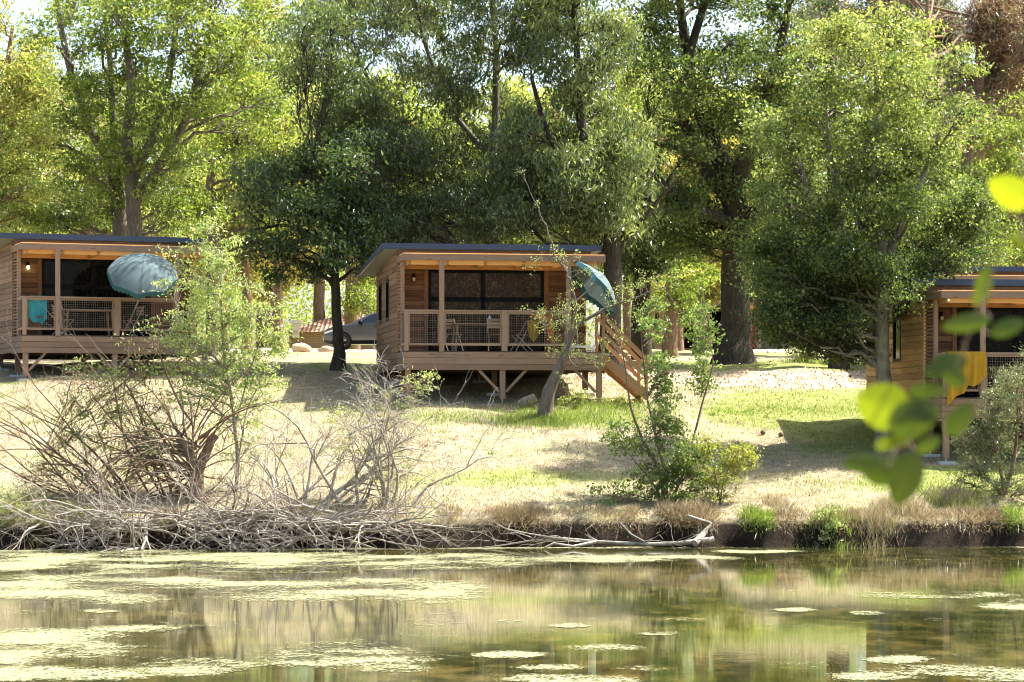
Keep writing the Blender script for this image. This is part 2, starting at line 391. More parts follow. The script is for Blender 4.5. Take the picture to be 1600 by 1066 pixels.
# ================================================================== GROUND
def nonuni(segs):
    out = []
    for a, b, st in segs: out += list(np.arange(a, b, st))
    return np.array(out + [segs[-1][1]])
gx = nonuni([(-900, -100, 100), (-100, -24, 4), (-24, 24, .2), (24, 100, 4), (100, 900, 100)])
gy = nonuni([(-200, -10, 20), (-10, 8, .5), (8, 50, 2), (50, 53, .3), (53, 58, .08), (58, 84, .25), (84, 140, 1), (140, 300, 10), (300, 1200, 100)])
XX, YY = np.meshgrid(gx, gy); ZZ = ground(XX, YY)
ov = sstep(.05, .5, ZZ) * sstep(.75, .5, ZZ) * .0
mb = MB(); mb.grid(np.stack([XX, YY + ov, ZZ], -1))
gr_o = mb.build('ground', [], None)
PXX = 800 + F * XX / np.maximum(YY, 1); PYY = HY + F * (CH - ZZ) / np.maximum(YY, 1)
# dirt track: band beyond the right meadow, running to the car
ty = 75.5 + .0 * XX + 1.2 * np.sin(XX * .15) - .55 * np.clip(XX - 2, -30, 0)
dirt = np.clip(1 - np.abs(YY - ty) / (2.0 + .9 * vnoise(XX * .3, YY * .3, 3)), 0, 1) ** .5 * sstep(-2, 2.5, XX)
dirt = np.maximum(dirt, .75 * sstep(96, 100, YY) * sstep(112, 106, YY) * sstep(2, -4, XX))
dirt = np.maximum(dirt, .8 * sstep(100, 108, YY) * sstep(150, 140, YY) * sstep(6, 9, XX))
def blob(px, py, rx, ry): return np.clip(1 - ((PXX - px) / rx) ** 2 - ((PYY - py) / ry) ** 2, 0, 1)
green = np.zeros_like(XX)
for b in ((1250, 640, 190, 38), (1330, 660, 130, 60), (900, 655, 190, 22), (640, 655, 150, 18), (760, 745, 330, 26), (1500, 750, 200, 30), (560, 570, 120, 12), (1150, 575, 260, 14), (30, 780, 120, 30)):
    green = np.maximum(green, blob(*b))
green = np.where(YY < 95, green * np.where(XX > 5, 1.0, .45), .3)
me = gr_o.data
for nm, arr in (('dirt', dirt), ('green', green)):
    a = me.attributes.new(nm, 'FLOAT', 'POINT'); a.data.foreach_set('value', arr.astype(np.float32).ravel())
t = NT('meadow_ground'); c = t.coord(); n1 = t.noise(c, .45, 5, .65); n2 = t.noise(c, 3.5, 5, .75); n3 = t.noise(c, 26, 3, .8); n4 = t.noise(c, .16, 3)
straw = t.ramp(n2, [(.3, (.2, .145, .08)), (.47, (.36, .29, .18)), (.68, (.52, .45, .32))])
straw = t.mix(t.n('ShaderNodeMapRange', {0: n1, 1: .42, 2: .62, 3: 0.0, 4: .6}).outputs[0], straw, (.42, .4, .2))
grn = t.ramp(n2, [(.3, (.16, .22, .045)), (.7, (.42, .44, .12))])
gf = t.math('ADD', t.attr('green').outputs['Fac'], t.math('MULTIPLY', t.math('SUBTRACT', n1, .5), 1.3))
col = t.mix(t.n('ShaderNodeMapRange', {0: gf, 1: .12, 2: .55, 3: 0.0, 4: .85}).outputs[0], straw, grn)
dr = t.ramp(n3, [(.35, (.38, .29, .19)), (.55, (.58, .47, .33)), (.7, (.7, .59, .44))])
df = t.math('ADD', t.attr('dirt').outputs['Fac'], t.math('MULTIPLY', t.math('SUBTRACT', n2, .5), 1.0))
col = t.mix(t.n('ShaderNodeMapRange', {0: df, 1: .3, 2: .55}).outputs[0], col, dr)
col = t.mix(t.math('MULTIPLY', t.n('ShaderNodeMapRange', {0: n3, 1: .5, 2: .3, 3: 0.0, 4: 1.0}).outputs[0], .45), col, (.2, .15, .06))
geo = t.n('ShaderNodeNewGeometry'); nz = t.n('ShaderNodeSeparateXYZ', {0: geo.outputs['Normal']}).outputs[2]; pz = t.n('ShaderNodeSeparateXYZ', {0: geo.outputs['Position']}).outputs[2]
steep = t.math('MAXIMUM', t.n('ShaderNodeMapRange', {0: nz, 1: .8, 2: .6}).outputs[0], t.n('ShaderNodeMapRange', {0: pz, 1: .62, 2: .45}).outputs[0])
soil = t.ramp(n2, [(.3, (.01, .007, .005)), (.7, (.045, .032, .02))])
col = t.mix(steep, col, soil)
t.done(t.bsdf(col, .95, .1, Normal=t.bump(t.math('ADD', n3, t.math('MULTIPLY', n2, 1.5)), 1.0, .05))); me.materials.append(t.m)
tag(gr_o, 'sloping dry meadow of straw coloured and green grass above the pond bank', kind='structure')

# water
wb = MB(); wy = nonuni([(3, 57.5, 5.45)]); wx = np.array([-400, -40, 40, 400.]); wX, wY = np.meshgrid(wx, np.array([3, 30, 57.6])); wb.grid(np.stack([wX, wY, wX * 0], -1))
t = NT('pond_water'); c = t.coord()
r1 = t.noise(t.mapping(c, (1.6, 5.0, 1)), 1.0, 4, .6); r2 = t.noise(t.mapping(c, (6, 17, 1)), 1.0, 3, .6); b1 = t.noise(t.mapping(c, (.5, .25, 1)), 1.0, 5, .7); b2 = t.noise(t.mapping(c, (2.2, 1.2, 1)), 1.0, 4, .7)
bed = t.ramp(t.math('ADD', t.math('MULTIPLY', b1, .5), t.math('MULTIPLY', b2, .5)), [(.38, (.012, .015, .004)), (.5, (.04, .042, .01)), (.64, (.16, .125, .035))])
nrm = t.bump(t.math('ADD', r1, t.math('MULTIPLY', r2, .55)), .5, .0009)
t.done(t.bsdf(bed, .012, .5, IOR=1.33, Normal=nrm))
tag(wb.build('water', t.m), 'still green brown pond water reflecting the trees', kind='structure')

# algae
ax_ = np.arange(-14, 14, .09); ay_ = np.concatenate([np.arange(24, 40, .09), np.arange(40, 56.6, .14)])
AX, AY = np.meshgrid(ax_, ay_); apx = 800 + F * AX / AY; apy = HY + F * CH / AY
den = np.full_like(AX, -.8)
AL = [(330, 877, 520, 13), (60, 880, 260, 14), (700, 872, 110, 7), (90, 917, 210, 22), (520, 925, 230, 19), (690, 918, 70, 9), (280, 912, 120, 10), (80, 1003, 130, 22), (20, 1028, 60, 10), (200, 983, 80, 5),
      (520, 1026, 140, 17), (310, 1041, 110, 13), (60, 1055, 170, 12), (620, 1046, 60, 8), (800, 1023, 60, 5), (945, 1013, 70, 6), (1010, 1045, 60, 5), (870, 1043, 60, 4), (900, 1062, 110, 7), (930, 874, 130, 5), (1060, 873, 90, 4),
      (1030, 990, 40, 3), (890, 978, 30, 3), (1240, 953, 30, 3), (1355, 959, 30, 3), (1450, 930, 120, 6), (1580, 946, 50, 8), (1260, 1038, 50, 5), (1400, 1032, 50, 6), (1480, 1048, 130, 9), (1560, 1058, 90, 8), (1380, 1057, 80, 5), (1180, 861, 60, 5), (795, 971, 25, 3), (160, 955, 30, 3)]
for (cx, cy, rx, ry) in AL:
    e_ = 1 - ((apx - cx) / rx) ** 2 - ((apy - cy) / (ry * 1.15)) ** 2
    den = np.maximum(den, np.clip(e_ * .8 - .1, -1, .36))
den = np.maximum(den, .55 - np.abs(AY - bank_y(AX) + .35) * 1.2 - .5 * (AX > 3))
den = den + (fbm(AX * .9, AY * .9, 21, 4) - .47) * 2.4
ab = MB(); ab.grid(np.stack([AX, AY, AX * 0 + .006], -1)); ao = ab.build('floating_algae', [])
a = ao.data.attributes.new('den', 'FLOAT', 'POINT'); a.data.foreach_set('value', den.astype(np.float32).ravel())
t = NT('floating_algae'); c = t.coord(); n = t.noise(t.mapping(c, (1, .6, 1)), 7, 6, .85); n2 = t.noise(c, 22, 4, .8)
v = t.math('ADD', t.attr('den').outputs['Fac'], t.math('MULTIPLY', t.math('SUBTRACT', t.math('ADD', t.math('MULTIPLY', n, .5), t.math('MULTIPLY', n2, .5)), .5), 7.5))
mask = t.math('GREATER_THAN', v, .3)
col = t.ramp(t.noise(c, 16, 4, .8), [(.36, (.04, .045, .012)), (.47, (.2, .2, .08)), (.6, (.42, .4, .24))])
sh = t.bsdf(col, .8, .2, Normal=t.bump(n2, .8, .02))
t.done(t.n('ShaderNodeMixShader', {0: mask, 1: t.n('ShaderNodeBsdfTransparent').outputs[0], 2: sh}).outputs[0]); ao.data.materials.append(t.m)
tag(ao, 'pale yellow green algae floating in drifts on the pond', 'algae', kind='stuff')

# grass -----------------------------------------------------------
def blades(mb, X, Y, h, w, rng, lean=.35, tone=None, zoff=0.0, leanv=None):
    N = len(X); Z = ground(X, Y) + zoff
    b = np.stack([X, Y, Z], 1); a = rng.uniform(0, 2 * PI, N)
    s = np.stack([np.cos(a), np.sin(a), a * 0], 1) * (w / 2)[:, None]
    l = rng.normal(size=(N, 3)) * lean; l[:, 2] = 1
    if leanv is not None: l = l + leanv
    l = unit(l) * h[:, None]; mid = b + l * .55; tip = b + l; tip[:, 2] -= h * .12
    V = np.stack([b - s, b + s, mid + s * .7, tip, mid - s * .7], 1).reshape(-1, 3)
    f = np.arange(5 * N).reshape(-1, 5)
    mb.add(V, f, rng.uniform(0, 1, N) if tone is None else tone, V, False)
t = leafmat('dry_grass_blades', [(0, (.2, .14, .08)), (.4, (.42, .33, .19)), (.8, (.62, .53, .34)), (1, (.42, .42, .16))], .35, tint=(1, 1, .9)); M['dry'] = t
M['green'] = leafmat('green_grass_blades', [(0, (.1, .16, .03)), (.5, (.22, .3, .06)), (1, (.42, .44, .14))], .4)
rg = np.random.default_rng(5)
N = 150000
Y = 56 + 20 * rg.uniform(0, 1, N) ** 1.15; X = rg.uniform(-.215, .215, N) * Y
gi_y = np.searchsorted(gy, Y).clip(0, len(gy) - 1); gi_x = np.searchsorted(gx, X).clip(0, len(gx) - 1)
D_ = dirt[gi_y, gi_x]; Gn = green[gi_y, gi_x] * 1.3 + (vnoise(X * .45, Y * .45, 31) - .5) * .8
dens = vnoise(X * 1.2, Y * 1.2, 33)
keep = (D_ < .35) & (rg.uniform(0, 1, N) < .35 + dens)
X, Y, Gn = X[keep], Y[keep], Gn[keep]; isg = Gn > .25
m1 = MB(); k = ~isg; blades(m1, X[k], Y[k], rg.uniform(.025, .085, k.sum()), rg.uniform(.008, .02, k.sum()), rg, .8)
m2 = MB(); k = isg; blades(m2, X[k], Y[k], rg.uniform(.03, .1, k.sum()), rg.uniform(.008, .018, k.sum()), rg, .6)
# bank fringe: dry tussocks hanging over the undercut
n = 42000; X = rg.uniform(-12.2, 12.6, n); dd = rg.beta(2, 2.5, n) * 1.0; Yb = bank_y(X) + .12 + dd
tuft = vnoise(X * 2.2, X * 0, 41); hh = (.07 + .34 * tuft ** 1.5) * rg.uniform(.5, 1.2, n)
keep = rg.uniform(0, 1, n) < (1.5 * vnoise(X * 1.7, X * 0, 43) - .15) * np.where(X < -2, .45, 1)
X, Yb, hh = X[keep], Yb[keep], hh[keep]
lv = np.zeros((len(X), 3)); lv[:, 1] = -rg.uniform(.2, 2.0, len(X)) * (Yb - bank_y(X) < .55); lv[:, 2] = -rg.uniform(0, 2.1, len(X)) * (Yb - bank_y(X) < .5)
gm = vnoise(X * .8, X * 0, 47) > .84; blades(m1, X[~gm], Yb[~gm], hh[~gm], rg.uniform(.007, .016, (~gm).sum()), rg, .5, leanv=lv[~gm], tone=rg.uniform(0, .6, (~gm).sum())); blades(m2, X[gm], Yb[gm], hh[gm], rg.uniform(.007, .016, gm.sum()), rg, .5, leanv=lv[gm])
for (px, py, n, r, h) in ((1400, 800, 1500, .5, .45), (1490, 790, 1200, .4, .5), (1290, 815, 500, .3, .35), (1210, 790, 500, .3, .3), (1370, 830, 1000, .4, .45)):
    p = slope_point(px, py); X = p[0] + rg.normal(0, r * .5, n); Yt = p[1] + rg.normal(0, .18, n)
    blades(m1, X, Yt, h * rg.uniform(.4, 1.1, n), rg.uniform(.006, .012, n), rg, .35)
for (px, py, n, r, h) in ((1490, 785, 900, .35, .4), (20, 800, 900, .6, .35), (1310, 830, 600, .35, .3), (1290, 760, 300, .5, .12), (520, 640, 800, 1.3, .12), (760, 660, 1500, 1.3, .16), (900, 655, 1500, .9, .24), (960, 640, 1300, .9, .26), (830, 655, 1500, .6, .22), (1220, 640, 3000, 1.9, .1),
                          (1300, 570, 900, .9, .3), (900, 800, 300, 1.5, .15), (600, 800, 400, 1.2, .2)):
    p = slope_point(px, py); X = p[0] + rg.normal(0, r, n); Yt = p[1] + rg.normal(0, .5, n)
    blades(m2, X, Yt, h * rg.uniform(.4, 1.1, n), rg.uniform(.008, .016, n), rg, .4)
for i in range(520):
    Yc = rg.uniform(56.3, 74); Xc = rg.uniform(-.21, .21) * Yc
    if vnoise(Xc * .3, Yc * .3, 91) < rg.uniform(.2, .8): continue
    n = int(rg.integers(25, 80)); sp = rg.uniform(.05, .2); hh_ = rg.uniform(.06, .17)
    blades(m2 if rg.uniform() < .4 else m1, Xc + rg.normal(0, sp, n), Yc + rg.normal(0, sp, n), hh_ * rg.uniform(.4, 1.2, n), rg.uniform(.006, .014, n), rg, .55)
tag(m1.build('dry_grass', M['dry']), 'dry straw coloured grass on the meadow and hanging over the bank', 'grass', kind='stuff')
tag(m2.build('green_grass', M['green']), 'short green grass in patches on the slope and round the posts', 'grass', kind='stuff')
# leaf litter on the track
n = 9000; X = rg.uniform(1.5, 13, n); Y = rg.uniform(70, 84, n); gi_y = np.searchsorted(gy, Y).clip(0, len(gy) - 1); gi_x = np.searchsorted(gx, X).clip(0, len(gx) - 1)
k = rg.uniform(0, 1, n) < dirt[gi_y, gi_x] + .1; X, Y = X[k], Y[k]
ml = MB(); leaf_quads(ml, np.stack([X, Y, ground(X, Y) + .03], 1), .09, .6, rg, 2.5, 0, rg.uniform(0, 1, len(X)))
n = 6000; X = rg.uniform(-11.5, 12, n); Y = rg.uniform(56.5, 72, n); k = vnoise(X * .6, Y * .6, 77) > rg.uniform(.3, 1.1, n); X, Y = X[k], Y[k]; leaf_quads(ml, np.stack([X, Y, ground(X, Y) + .04], 1), .07, .5, rg, 2.0, 0, rg.uniform(0, .45, len(X)))
tag(ml.build('fallen_leaves', leafmat('fallen_leaves', [(0, (.22, .13, .07)), (.5, (.44, .33, .2)), (1, (.68, .58, .42))], .1)), 'fallen brown leaves scattered on the dirt track and the meadow', 'leaves', kind='stuff')

# ================================================================== CABINS
def siding(mb, axis, a0, a1, z0, z1, fixed, thick, out, bh=.135, holes=()):
    """horizontal boards. axis 'x': boards along x at y=fixed; 'y': along y at x=fixed. out=-1 faces negative."""
    nb = max(1, int(round((z1 - z0) / bh))); bh = (z1 - z0) / nb
    for i in range(nb):
        za, zb = z0 + i * bh, z0 + (i + 1) * bh - .012
        cuts = [a0] + [h[0] for h in holes if h[2] < zb and h[3] > za] + [h[1] for h in holes if h[2] < zb and h[3] > za] + [a1]
        cuts = sorted(cuts)
        for s0, s1 in zip(cuts[::2], cuts[1::2]):
            if s1 - s0 < .03: continue
            js = [s0] + ([RNG.uniform(s0 + .6, s1 - .6)] if s1 - s0 > 2 and RNG.uniform() < .75 else []) + [s1]
            for b0, b1 in zip(js[:-1], js[1:]):
                o = RNG.uniform(0, .006); p0, p1 = sorted((fixed, fixed + out * (thick + o)))
                if axis == 'x': mb.box(b0, b1 - .004, p0, p1, za, zb)
                else: mb.box(p0, p1, b0, b1 - .004, za, zb)
    p0, p1 = sorted((fixed - out * .002, fixed - out * .03))
    return p0, p1
def solid_wall(mb, axis, a0, a1, z0, z1, p0, p1, holes=()):
    cs = sorted({a0, a1, *[h[0] for h in holes], *[h[1] for h in holes]})
    for s0, s1 in zip(cs[:-1], cs[1:]):
        hs = [h for h in holes if h[0] <= s0 + 1e-6 and h[1] >= s1 - 1e-6]
        spans = [(z0, z1)] if not hs else [(z0, hs[0][2]), (hs[0][3], z1)]
        for q0, q1 in spans:
            if q1 - q0 < .01: continue
            if axis == 'x': mb.box(s0, s1, p0, p1, q0, q1, .1)
            else: mb.box(p0, p1, s0, s1, q0, q1, .1)
def window_part(parent, axis, a0, a1, z0, z1, fixed, out, pane, name='window', mull=(), trans=(), fw=.07):
    f = MB()
    def bx(a, b, c, d, w=.06):
        p0, p1 = sorted((fixed + out * .035, fixed - out * (w - .035)))
        if axis == 'x': f.box(a, b, p0, p1, c, d)
        else: f.box(p0, p1, a, b, c, d)
    bx(a0, a0 + fw, z0, z1); bx(a1 - fw, a1, z0, z1); bx(a0 + fw, a1 - fw, z1 - fw, z1); bx(a0 + fw, a1 - fw, z0, z0 + fw)
    for m_, w_ in mull: bx(m_ - w_ / 2, m_ + w_ / 2, z0 + fw, z1 - fw)
    for m_, w_ in trans: bx(a0 + fw, a1 - fw, m_ - w_ / 2, m_ + w_ / 2, .055)
    fo = f.build(name, M['black'], parent)
    g = MB()
    if axis == 'x': g.box(a0 + fw, a1 - fw, fixed - .012, fixed, z0 + fw, z1 - fw)
    else: g.box(fixed, fixed + .012, a0 + fw, a1 - fw, z0 + fw, z1 - fw)
    g.build('pane', pane, fo)
    return fo
W = 5.3
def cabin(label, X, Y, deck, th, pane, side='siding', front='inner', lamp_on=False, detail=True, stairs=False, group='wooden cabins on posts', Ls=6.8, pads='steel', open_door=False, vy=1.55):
    gz = G(X, Y); e = empty('wooden_cabin', (X, Y, gz), th, label, 'cabin', group)
    D = deck - gz
    c_, s_ = math.cos(th), math.sin(th)
    gl = lambda x, y: G(X + c_ * x - s_ * y, Y + s_ * x + c_ * y) - gz
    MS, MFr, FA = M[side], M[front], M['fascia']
    # deck and skirting
    b = MB(); b.box(.03, W - .03, .035, vy, D - .03, D); b.box(.03, W - .03, vy, Ls, D - .2, D - .001, .2); b.build('deck', M['darkwood'], e)
    b = MB()
    for i in range(3):
        z0 = D - .02 - (i + 1) * .158; z1 = z0 + .148
        b.box(0, W, 0, .03, z0, z1, .35 + RNG.uniform(-.2, .3)); b.box(-.001, .027, .032, vy + .02, z0, z1, .35 + RNG.uniform(-.2, .3)); b.box(W - .03, W, .032, vy, z0, z1)
    b.build('deck_skirting', FA, e)
    b = MB(); b.box(.06, W - .06, .1, .16, D - .45, D - .22, .2)
    for y in (1.5, 3.2, 5.0, 6.6): b.box(.06, W - .06, y, y + .12, D - .5, D - .205, .2)
    b.build('floor_beam', M['darkwood'], e)
    # walls
    zt = D + 2.62
    sh = [(3.55, 4.25, D + .95, D + 2.05), (5.35, 6.15, D + .95, D + 2.05)]
    b = MB(); p = siding(b, 'y', vy + .02, Ls, D - .45, zt, 0.03, .022, -1, .15, sh); solid_wall(b, 'y', vy + .02, Ls, D - .45, zt, .032, .06, sh)
    b.box(.0, .06, vy - .05, vy + .018, D - .45, zt); b.build('side_wall', MS, e)
    for h in sh: window_part(e, 'y', h[0], h[1], h[2], h[3], .03, -1, M['panedark'])
    b = MB(); siding(b, 'y', vy + .02, Ls, D - .45, zt, W - .03 - .2, .022, 1, .15); solid_wall(b, 'y', vy + .02, Ls, D - .45, zt, W - .26, W - .232); b.build('side_wall', MS, e)
    b = MB(); siding(b, 'x', .02, W - .2, D - .45, zt, Ls, .02, 1, .15); solid_wall(b, 'x', .02, W - .2, D - .45, zt, Ls - .03, Ls - .002); b.build('rear_wall', MS, e)
    dz1 = D + 2.2
    fh = [(.83, 3.95, D - .0, dz1)]
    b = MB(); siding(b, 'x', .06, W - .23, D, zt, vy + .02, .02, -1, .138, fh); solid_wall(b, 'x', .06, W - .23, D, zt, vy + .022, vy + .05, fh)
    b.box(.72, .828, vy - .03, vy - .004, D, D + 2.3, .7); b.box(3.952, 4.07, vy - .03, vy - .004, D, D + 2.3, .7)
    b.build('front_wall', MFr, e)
    if detail:
        b = MB(); b.box(.3, 4.8, 3.4, 3.43, D, zt, .3); b.build('interior_wall', M['curtain'], e)
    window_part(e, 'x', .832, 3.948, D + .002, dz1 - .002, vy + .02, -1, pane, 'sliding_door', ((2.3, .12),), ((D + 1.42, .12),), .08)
    # main roof (falls to the back)
    rz0, rz1, ry0, ry1 = D + 2.86, D + 2.5, vy - .5, Ls + .75
    b = MB(); sl_ = (rz1 - rz0) / (ry1 - ry0)
    b.add([(-.45, ry0, rz0 - .15), (W + .12, ry0, rz0 - .15), (W + .12, ry1, rz1 - .15), (-.45, ry1, rz1 - .15), (-.45, ry0, rz0), (W + .12, ry0, rz0), (W + .12, ry1, rz1), (-.45, ry1, rz1)],
          [(0, 3, 2, 1), (4, 5, 6, 7), (0, 1, 5, 4), (1, 2, 6, 5), (2, 3, 7, 6), (3, 0, 4, 7)])
    ro = b.build('roof', M['roof'], e)
    b = MB(); b.add([(-.4, ry0 + .05, rz0 - .155), (W + .08, ry0 + .05, rz0 - .155), (W + .08, ry1 - .05, rz1 - .155), (-.4, ry1 - .05, rz1 - .155)], [(0, 3, 2, 1)]); b.build('soffit', M['soffit'], ro)
    b = MB(); b.box(-.02, W - .15, vy - .38, vy - .34, D + 2.5, rz0 - .17, .2)
    b.add([(.0, vy, zt), (.0, Ls, zt), (.0, Ls, rz1 - .12), (.0, vy, rz0 - .18)], [(0, 1, 2, 3)], .4); b.build('header_board', M['siding'], e)
    # veranda roof
    b = MB(); b.box(-.02, W + .02, -.02, .03, D + 2.35, D + 2.52, .45); b.box(-.02, .03, .032, vy, D + 2.35, D + 2.52, .4); b.box(W - .03, W + .02, .032, vy - .05, D + 2.35, D + 2.52)
    b.build('veranda_beam', FA, e)
    b = MB(); xs = np.linspace(.15, W - .15, 6)
    for x0, x1 in zip(xs[:-1], xs[1:]): b.box(x0 + .04, x1 - .04, .08, .12, D + 2.24, D + 2.36)
    b.build('lath', M['orange'], e)
    b = MB()
    for x in xs: b.box(x - .03, x + .03, .06, vy - .02, D + 2.24, D + 2.4)
    b.box(.05, W - .05, vy - .09, vy - .04, D + 2.2, D + 2.4); b.build('joist', M['gold'], e)
    b = MB(); b.box(.0, W, .0, vy - .03, D + 2.525, D + 2.54); b.build('roof_sheet', M['sheet'], e)
    # posts
    for x, y in ((.92, .0), (4.27, .0)):
        b = MB(); b.box(x, x + .13, -.055, -.003, D - .02, D + 2.36, .6); b.build('post', FA, e)
    b = MB(); b.box(.0, .09, .62, .72, D, D + 2.35, .6); b.build('post', FA, e)
    b = MB()
    for k in range(26): z = D + .06 + k * .088; b.bar((.03, .76, z), (.03, vy - .08, z + .0), .05, .02, up=(.5, 0, .8))
    b.box(.0, .06, .73, .76, D, D + 2.34); b.build('louvre_screen', FA, e)
    # railing
    if detail:
        b = MB(); b.box(-.01, 4.4, -.03, .06, D + 1.03, D + 1.065, .8); b.box(.0, .92, .0, .03, D + .96, D + 1.028); b.box(1.052, 4.27, .0, .03, D + .96, D + 1.028)
        b.box(.0, .92, .0, .03, D + .14, D + .2); b.box(1.052, 4.27, .0, .03, D + .14, D + .2)
        b.box(.0, .05, .062, .62, D + .96, D + 1.06); b.box(.0, .04, .04, .62, D + .14, D + .2); b.build('railing', FA, e)
        for x, w_ in ((.012, .11), (2.56, .15)):
            b = MB(); b.box(x, x + w_, -.035, -.003, D + .0, D + 1.028, .7); b.build('railing_post', FA, e)
        def mesh(x0, x1, y=None):
            m_ = MB(); z0, z1 = D + .2, D + .96
            for a in np.arange(x0, x1, .062):
                m_.bar((a, .018, z0) if y is None else (.02, a, z0), (a, .018, z1) if y is None else (.02, a, z1), .005, .005, .5)
            for z in np.arange(z0 + .03, z1, .062):
                m_.bar((x0, .014, z) if y is None else (.016, x0, z), (x1, .014, z) if y is None else (.016, x1, z), .005, .005, .5)
            m_.build('mesh_panel', M['wire'], e)
        mesh(.13, .92); mesh(1.055, 2.56); mesh(2.712, 4.27); mesh(.06, .62, 1)
        for x0, x1 in ((.125, .16), (.89, .915), (1.055, 1.1), (2.52, 2.555), (2.715, 2.755), (4.235, 4.265)):
            b = MB(); b.box(x0, x1, -.001, .029, D + .201, D + .959, .75); b.build('panel_stile', FA, e)
    # supports
    sup = [(.05, .04, 1), (2.53, .04, 3), (W - .2, .04, 2), (.1, 1.5, 0), (2.53, 1.5, 0), (W - .3, 1.5, 0), (.1, 4.2, 0), (2.53, 4.2, 0), (W - .3, 4.2, 0), (.1, 6.5, 0), (W - .3, 6.5, 0)]
    if D > .6:
        for x, y, br in sup:
            g0 = gl(x + .07, y + .07); zt_ = D - .47
            foot = .12 if pads else 0.0
            if zt_ - g0 - foot < .1: continue
            b = MB(); b.box(x, x + .14, y, y + .12, g0 + foot, zt_, .6 if y < 1 else .2); po = b.build('support_post', FA if y < 1 else M['siding'], e)
            if pads:
                b = MB(); b.tube([(x + .07, y + .06, g0 + .03), (x + .07, y + .06, g0 + foot)], [.018, .018], 8); b.build('steel_foot', M['steel'], po)
                if pads == 'pads' or y > 1:
                    b = MB(); b.box(x - .14, x + .3, y - .12, y + .26, g0 - .08, g0 + .012, .6); b.box(x - .12, x + .28, y - .1, y + .24, g0 + .013, g0 + .045, .8); b.build('footing', M['concrete'], po)
            L = min(.62, (zt_ - g0) * .65)
            if br & 1:
                b = MB(); b.bar((x + .16, y + .06, zt_ - L), (x + .12 + L, y + .06, zt_ - .01), .07, .07, .6); b.build('brace', FA, e)
            if br & 2:
                b = MB(); b.bar((x - .02, y + .06, zt_ - L), (x + .02 - L, y + .06, zt_ - .01), .07, .07, .6); b.build('brace', FA, e)
    # wall lamp
    b = MB(); b.lathe([(.0, 0), (.05, .0), (.055, .03), (.03, .05), (.03, .07)], (.44, vy - .02, D + 1.98), 12); b.box(.4, .48, vy - .06, vy - .005, D + 1.95, D + 2.1); lp = b.build('wall_lamp', M['black'], e)
    b = MB(); b.lathe([(.0, -.1), (.03, -.09), (.042, -.05), (.035, .0), (.0, .01)], (.44, vy - .085, D + 1.98), 12); b.build('bulb', M['lamp_on'] if lamp_on else M['lamp_off'], lp)
    if stairs:
        x0, y0, y1 = W, .35, 1.25; x1 = W + 1.25; zb = gl(x1, .8)
        b = MB()
        for y in (y0, y1): b.bar((x0 - .03, y, D - .12), (x1, y, zb + .08), .04, .24, .7)
        so_ = b.build('stairs', M['stairw'], e)
        nst = 7
        for i in range(nst):
            f_ = (i + .6) / (nst + .2); xx = x0 + (x1 - x0) * f_; zz = D - .05 + (zb - D + .1) * f_
            b = MB(); b.box(xx - .1, xx + .12, y0 + .022, y1 - .022, zz - .02, zz + .02, .8); b.build('tread', M['gold'], so_)
        for y in (y0 - .03, y1 + .03):
            b = MB(); b.bar((x0, y, D + .98), (x1, y, zb + 1.0), .035, .11, .7); b.bar((x0, y, D + .5), (x1, y, zb + .55), .03, .1, .7)
            b.box(x0 - .02, x0 + .06, y - .055, y - .02, D - .1, D + 1.05, .5); b.box(x1 - .12, x1 - .04, y - .055, y - .02, zb, zb + 1.02, .5); b.build('handrail', M['stairw'], so_)
    return e, D
t = NT('translucent_roof_sheet'); t.done(t.n('ShaderNodeMixShader', {0: .75, 1: t.bsdf((.55, .5, .4), .5, .3), 2: t.n('ShaderNodeBsdfTranslucent', {'Color': (.85, .6, .35, 1)}).outputs[0]}).outputs[0]); M['sheet'] = t.m
t = NT('lit_bulb'); t.done(t.n('ShaderNodeEmission', {'Color': (1, .72, .32, 1), 'Strength': 4.0}).outputs[0]); M['lamp_on'] = t.m
M['lamp_off'] = plain('clear_bulb', (.45, .4, .32), .15, .6)

def place(px, Y, dpy):   # front-left corner from its surveyed position
    p = P(px, dpy, Y); return p[0], p[1], p[2]
X, Y, Z = place(631, 68, 548); CE, _d = cabin('middle wooden cabin raised on posts with side stairs and brown blinds and painted reflections in its veranda door', X, Y, Z, math.radians(9), M['pane'], stairs=True, side='siding'); CX, CY, CZ = X, Y, Z
X, Y, Z = place(34, 72, 523); LE, _d = cabin('left wooden cabin with teal parasol and lit wall lamp on its veranda', X, Y, Z, math.radians(21), M['panedark'], lamp_on=True, pads='pads', vy=1.5); LX, LY, LZ = X, Y, Z
X, Y, Z = place(1472, 62, 621); RE, _d = cabin('right wooden cabin with side wall coloured golden for bounced light and yellow towel over its railing', X, Y, Z, math.radians(7.5), M['panedark'], side='gold', pads='pads'); RX, RY, RZ = X, Y, Z
cabin('wooden cabin standing higher up behind the roof of the right cabin', 12.6, 76.5, 4.45, math.radians(7), M['panedark'], side='gold', detail=True)
p = P(1158, 556, 137); cabin('far low cabin with pale blue curtained glass beyond the big oak trunk', p[0], p[1], G(p[0], p[1]) + .3, math.radians(4), M['paneblue'], side='gold', front='gold', detail=False)
p = P(1060, 545, 142); cabin('farthest low cabin seen between the trees left of the big oak trunk', p[0], p[1], G(p[0], p[1]) + .5, math.radians(14), M['panedark'], side='gold', front='gold', detail=False)

def loc_in(E, x, y, z):
    m = Matrix.Translation(E.location) @ Matrix.Rotation(E.rotation_euler.z, 4, 'Z'); return m @ Vector((x, y, z))
